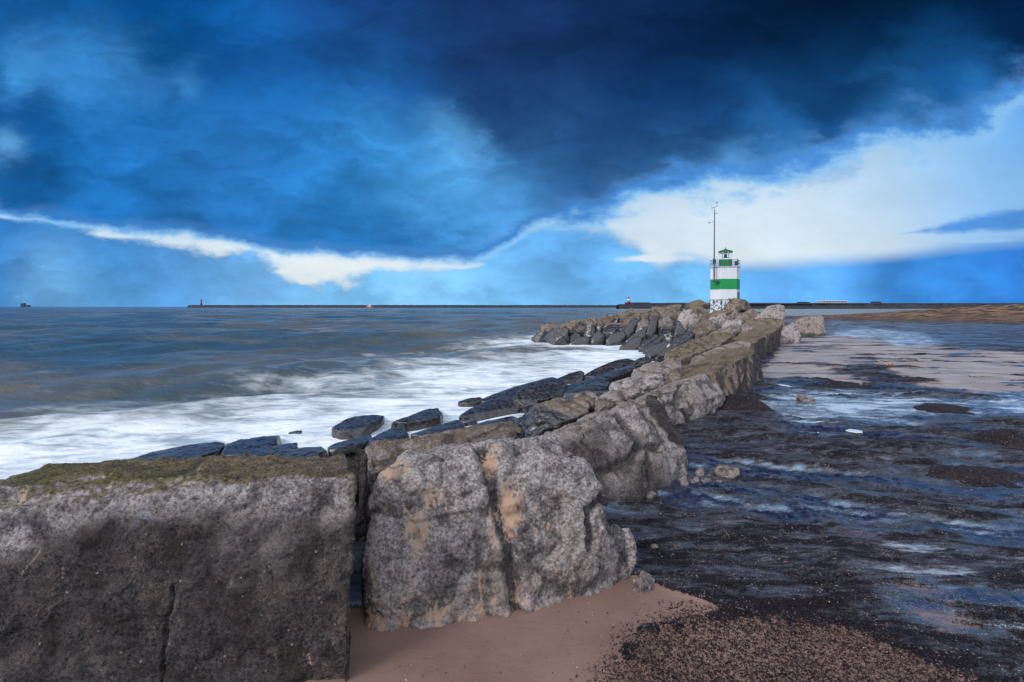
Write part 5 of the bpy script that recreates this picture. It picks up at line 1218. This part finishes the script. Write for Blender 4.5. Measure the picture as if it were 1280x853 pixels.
# white foam patches left on the weed
M_FOAM = plain('sea_foam', (.52, .56, .62), .9, .08, 30)
for px, py, w, hh_, lab, sd_ in ((1105, 563, 17, 6, 'bright white foam patch lying in the middle of the seaweed', 1), (977, 483, 9, 1.8, 'narrow strip of white foam beside the long square block', 4), (1068, 541, 9, 2, 'small white foam patch behind the low seaweed heap', 6)):
    Y = GY(py); u = Y / F; x = (px - 640) * u; ry = (GY(py - hh_) - GY(py + hh_)) / 2; n = 48
    V = [(0, 0, .014)]; rs = np.random.RandomState(sd_); z = float(ground_z(np.array([x]), np.array([Y]))[0])
    an_ = np.linspace(0, 2 * math.pi, n, endpoint=False); nz = fbm(xyzc(np.cos(an_) * 2.0, np.sin(an_) * 2.0, sd_ * 3.3), 5, .65)
    for ring, hq in ((.6, .014), (.9, .010), (1.0, -.004)):
        for a, k in zip(an_, nz):
            r = ring * (1 + .95 * k); V.append((w * u * r * math.cos(a), ry * r * math.sin(a), hq))
    Fq = []
    for rg in range(2):
        for i in range(n):
            a = 1 + rg * n + i; b = 1 + rg * n + (i + 1) % n; Fq.append((a, a + n, b + n, b))
    Fq += [(0, 1 + i, 1 + (i + 1) % n, 1 + (i + 1) % n) for i in range(n)]
    bmq = bmesh.new(); vs = [bmq.verts.new(v) for v in V]
    for f in Fq: bmq.faces.new([vs[k] for k in dict.fromkeys(f)])
    me = bpy.data.meshes.new('foam_patch'); bmesh.ops.recalc_face_normals(bmq, faces=bmq.faces); bmq.to_mesh(me); bmq.free()
    for pl in me.polygons: pl.use_smooth = True
    o = link('foam_patch', me, M_FOAM, loc=(x, Y, z + .012)); tag(o, lab, 'foam', 'foam patches on the beach')

# loose weed scraps and shell bits, too many to count
rsw = np.random.RandomState(11)
def scatter(name, label, N, ylo, yhi, size, mat, prob, flat):
    Y = ylo * (yhi / ylo) ** rsw.uniform(0, 1, N); X = Y * rsw.uniform(-0.35, 1.12, N)
    w, wt, fl, bk_, ps_, hr_, sp_ = beach_masks(X, Y); w = w * (1 - 0.85 * sm(wt, .35, .7)); d, _ = seg_dist(X, Y, TOE, True)
    k = (rsw.uniform(0, 1, N) < prob(w, X, Y, sp_)) & (d > 0.05); X, Y, w = X[k], Y[k], w[k]; n = len(X)
    Z = ground_z(X, Y) + w * .012 + .004
    r = rsw.uniform(.5, 1.4, n) * size * np.clip(Y / 3.0, .8, 3); a = rsw.uniform(0, 6.28, n); asp = rsw.uniform(.25, .9, n)
    ux = np.stack([np.cos(a) * r, np.sin(a) * r, rsw.normal(0, flat, n) * r], 1); vx = np.stack([-np.sin(a) * r * asp, np.cos(a) * r * asp, rsw.normal(0, flat, n) * r * asp], 1)
    c = np.stack([X, Y, Z + r * flat * .6], 1)
    V = np.stack([c - ux, c - vx, c + ux, c + vx], 1).reshape(-1, 3); f = np.arange(4 * n).reshape(n, 4)
    o = link(name, np_mesh(name, V, f, False), mat); tag(o, label, 'seaweed' if 'weed' in name else 'shells', kind='stuff')
scatter('seaweed_scrap', 'small dark scraps of seaweed scattered over the sand', 400000, 2.0, 7.0, .0050, WEED, lambda w, X, Y, sp: np.maximum(np.clip(w * 1.1 - .1, 0, 1) ** 1.4 * .85 * np.where(Y < 3.2, 1, .35), sp * .8) + .004, .45)
M_SHELL = plain('shell', (.62, .58, .54), .6, .2, 40)
scatter('shell_fragment', 'tiny white shell bits scattered over the seaweed', 2600, 2.1, 14.0, .0045, M_SHELL, lambda w, X, Y, sp: .25 + .5 * (fbm(xyzc(X * 1.3, Y * 1.3, 5), 3) > .12), .4)
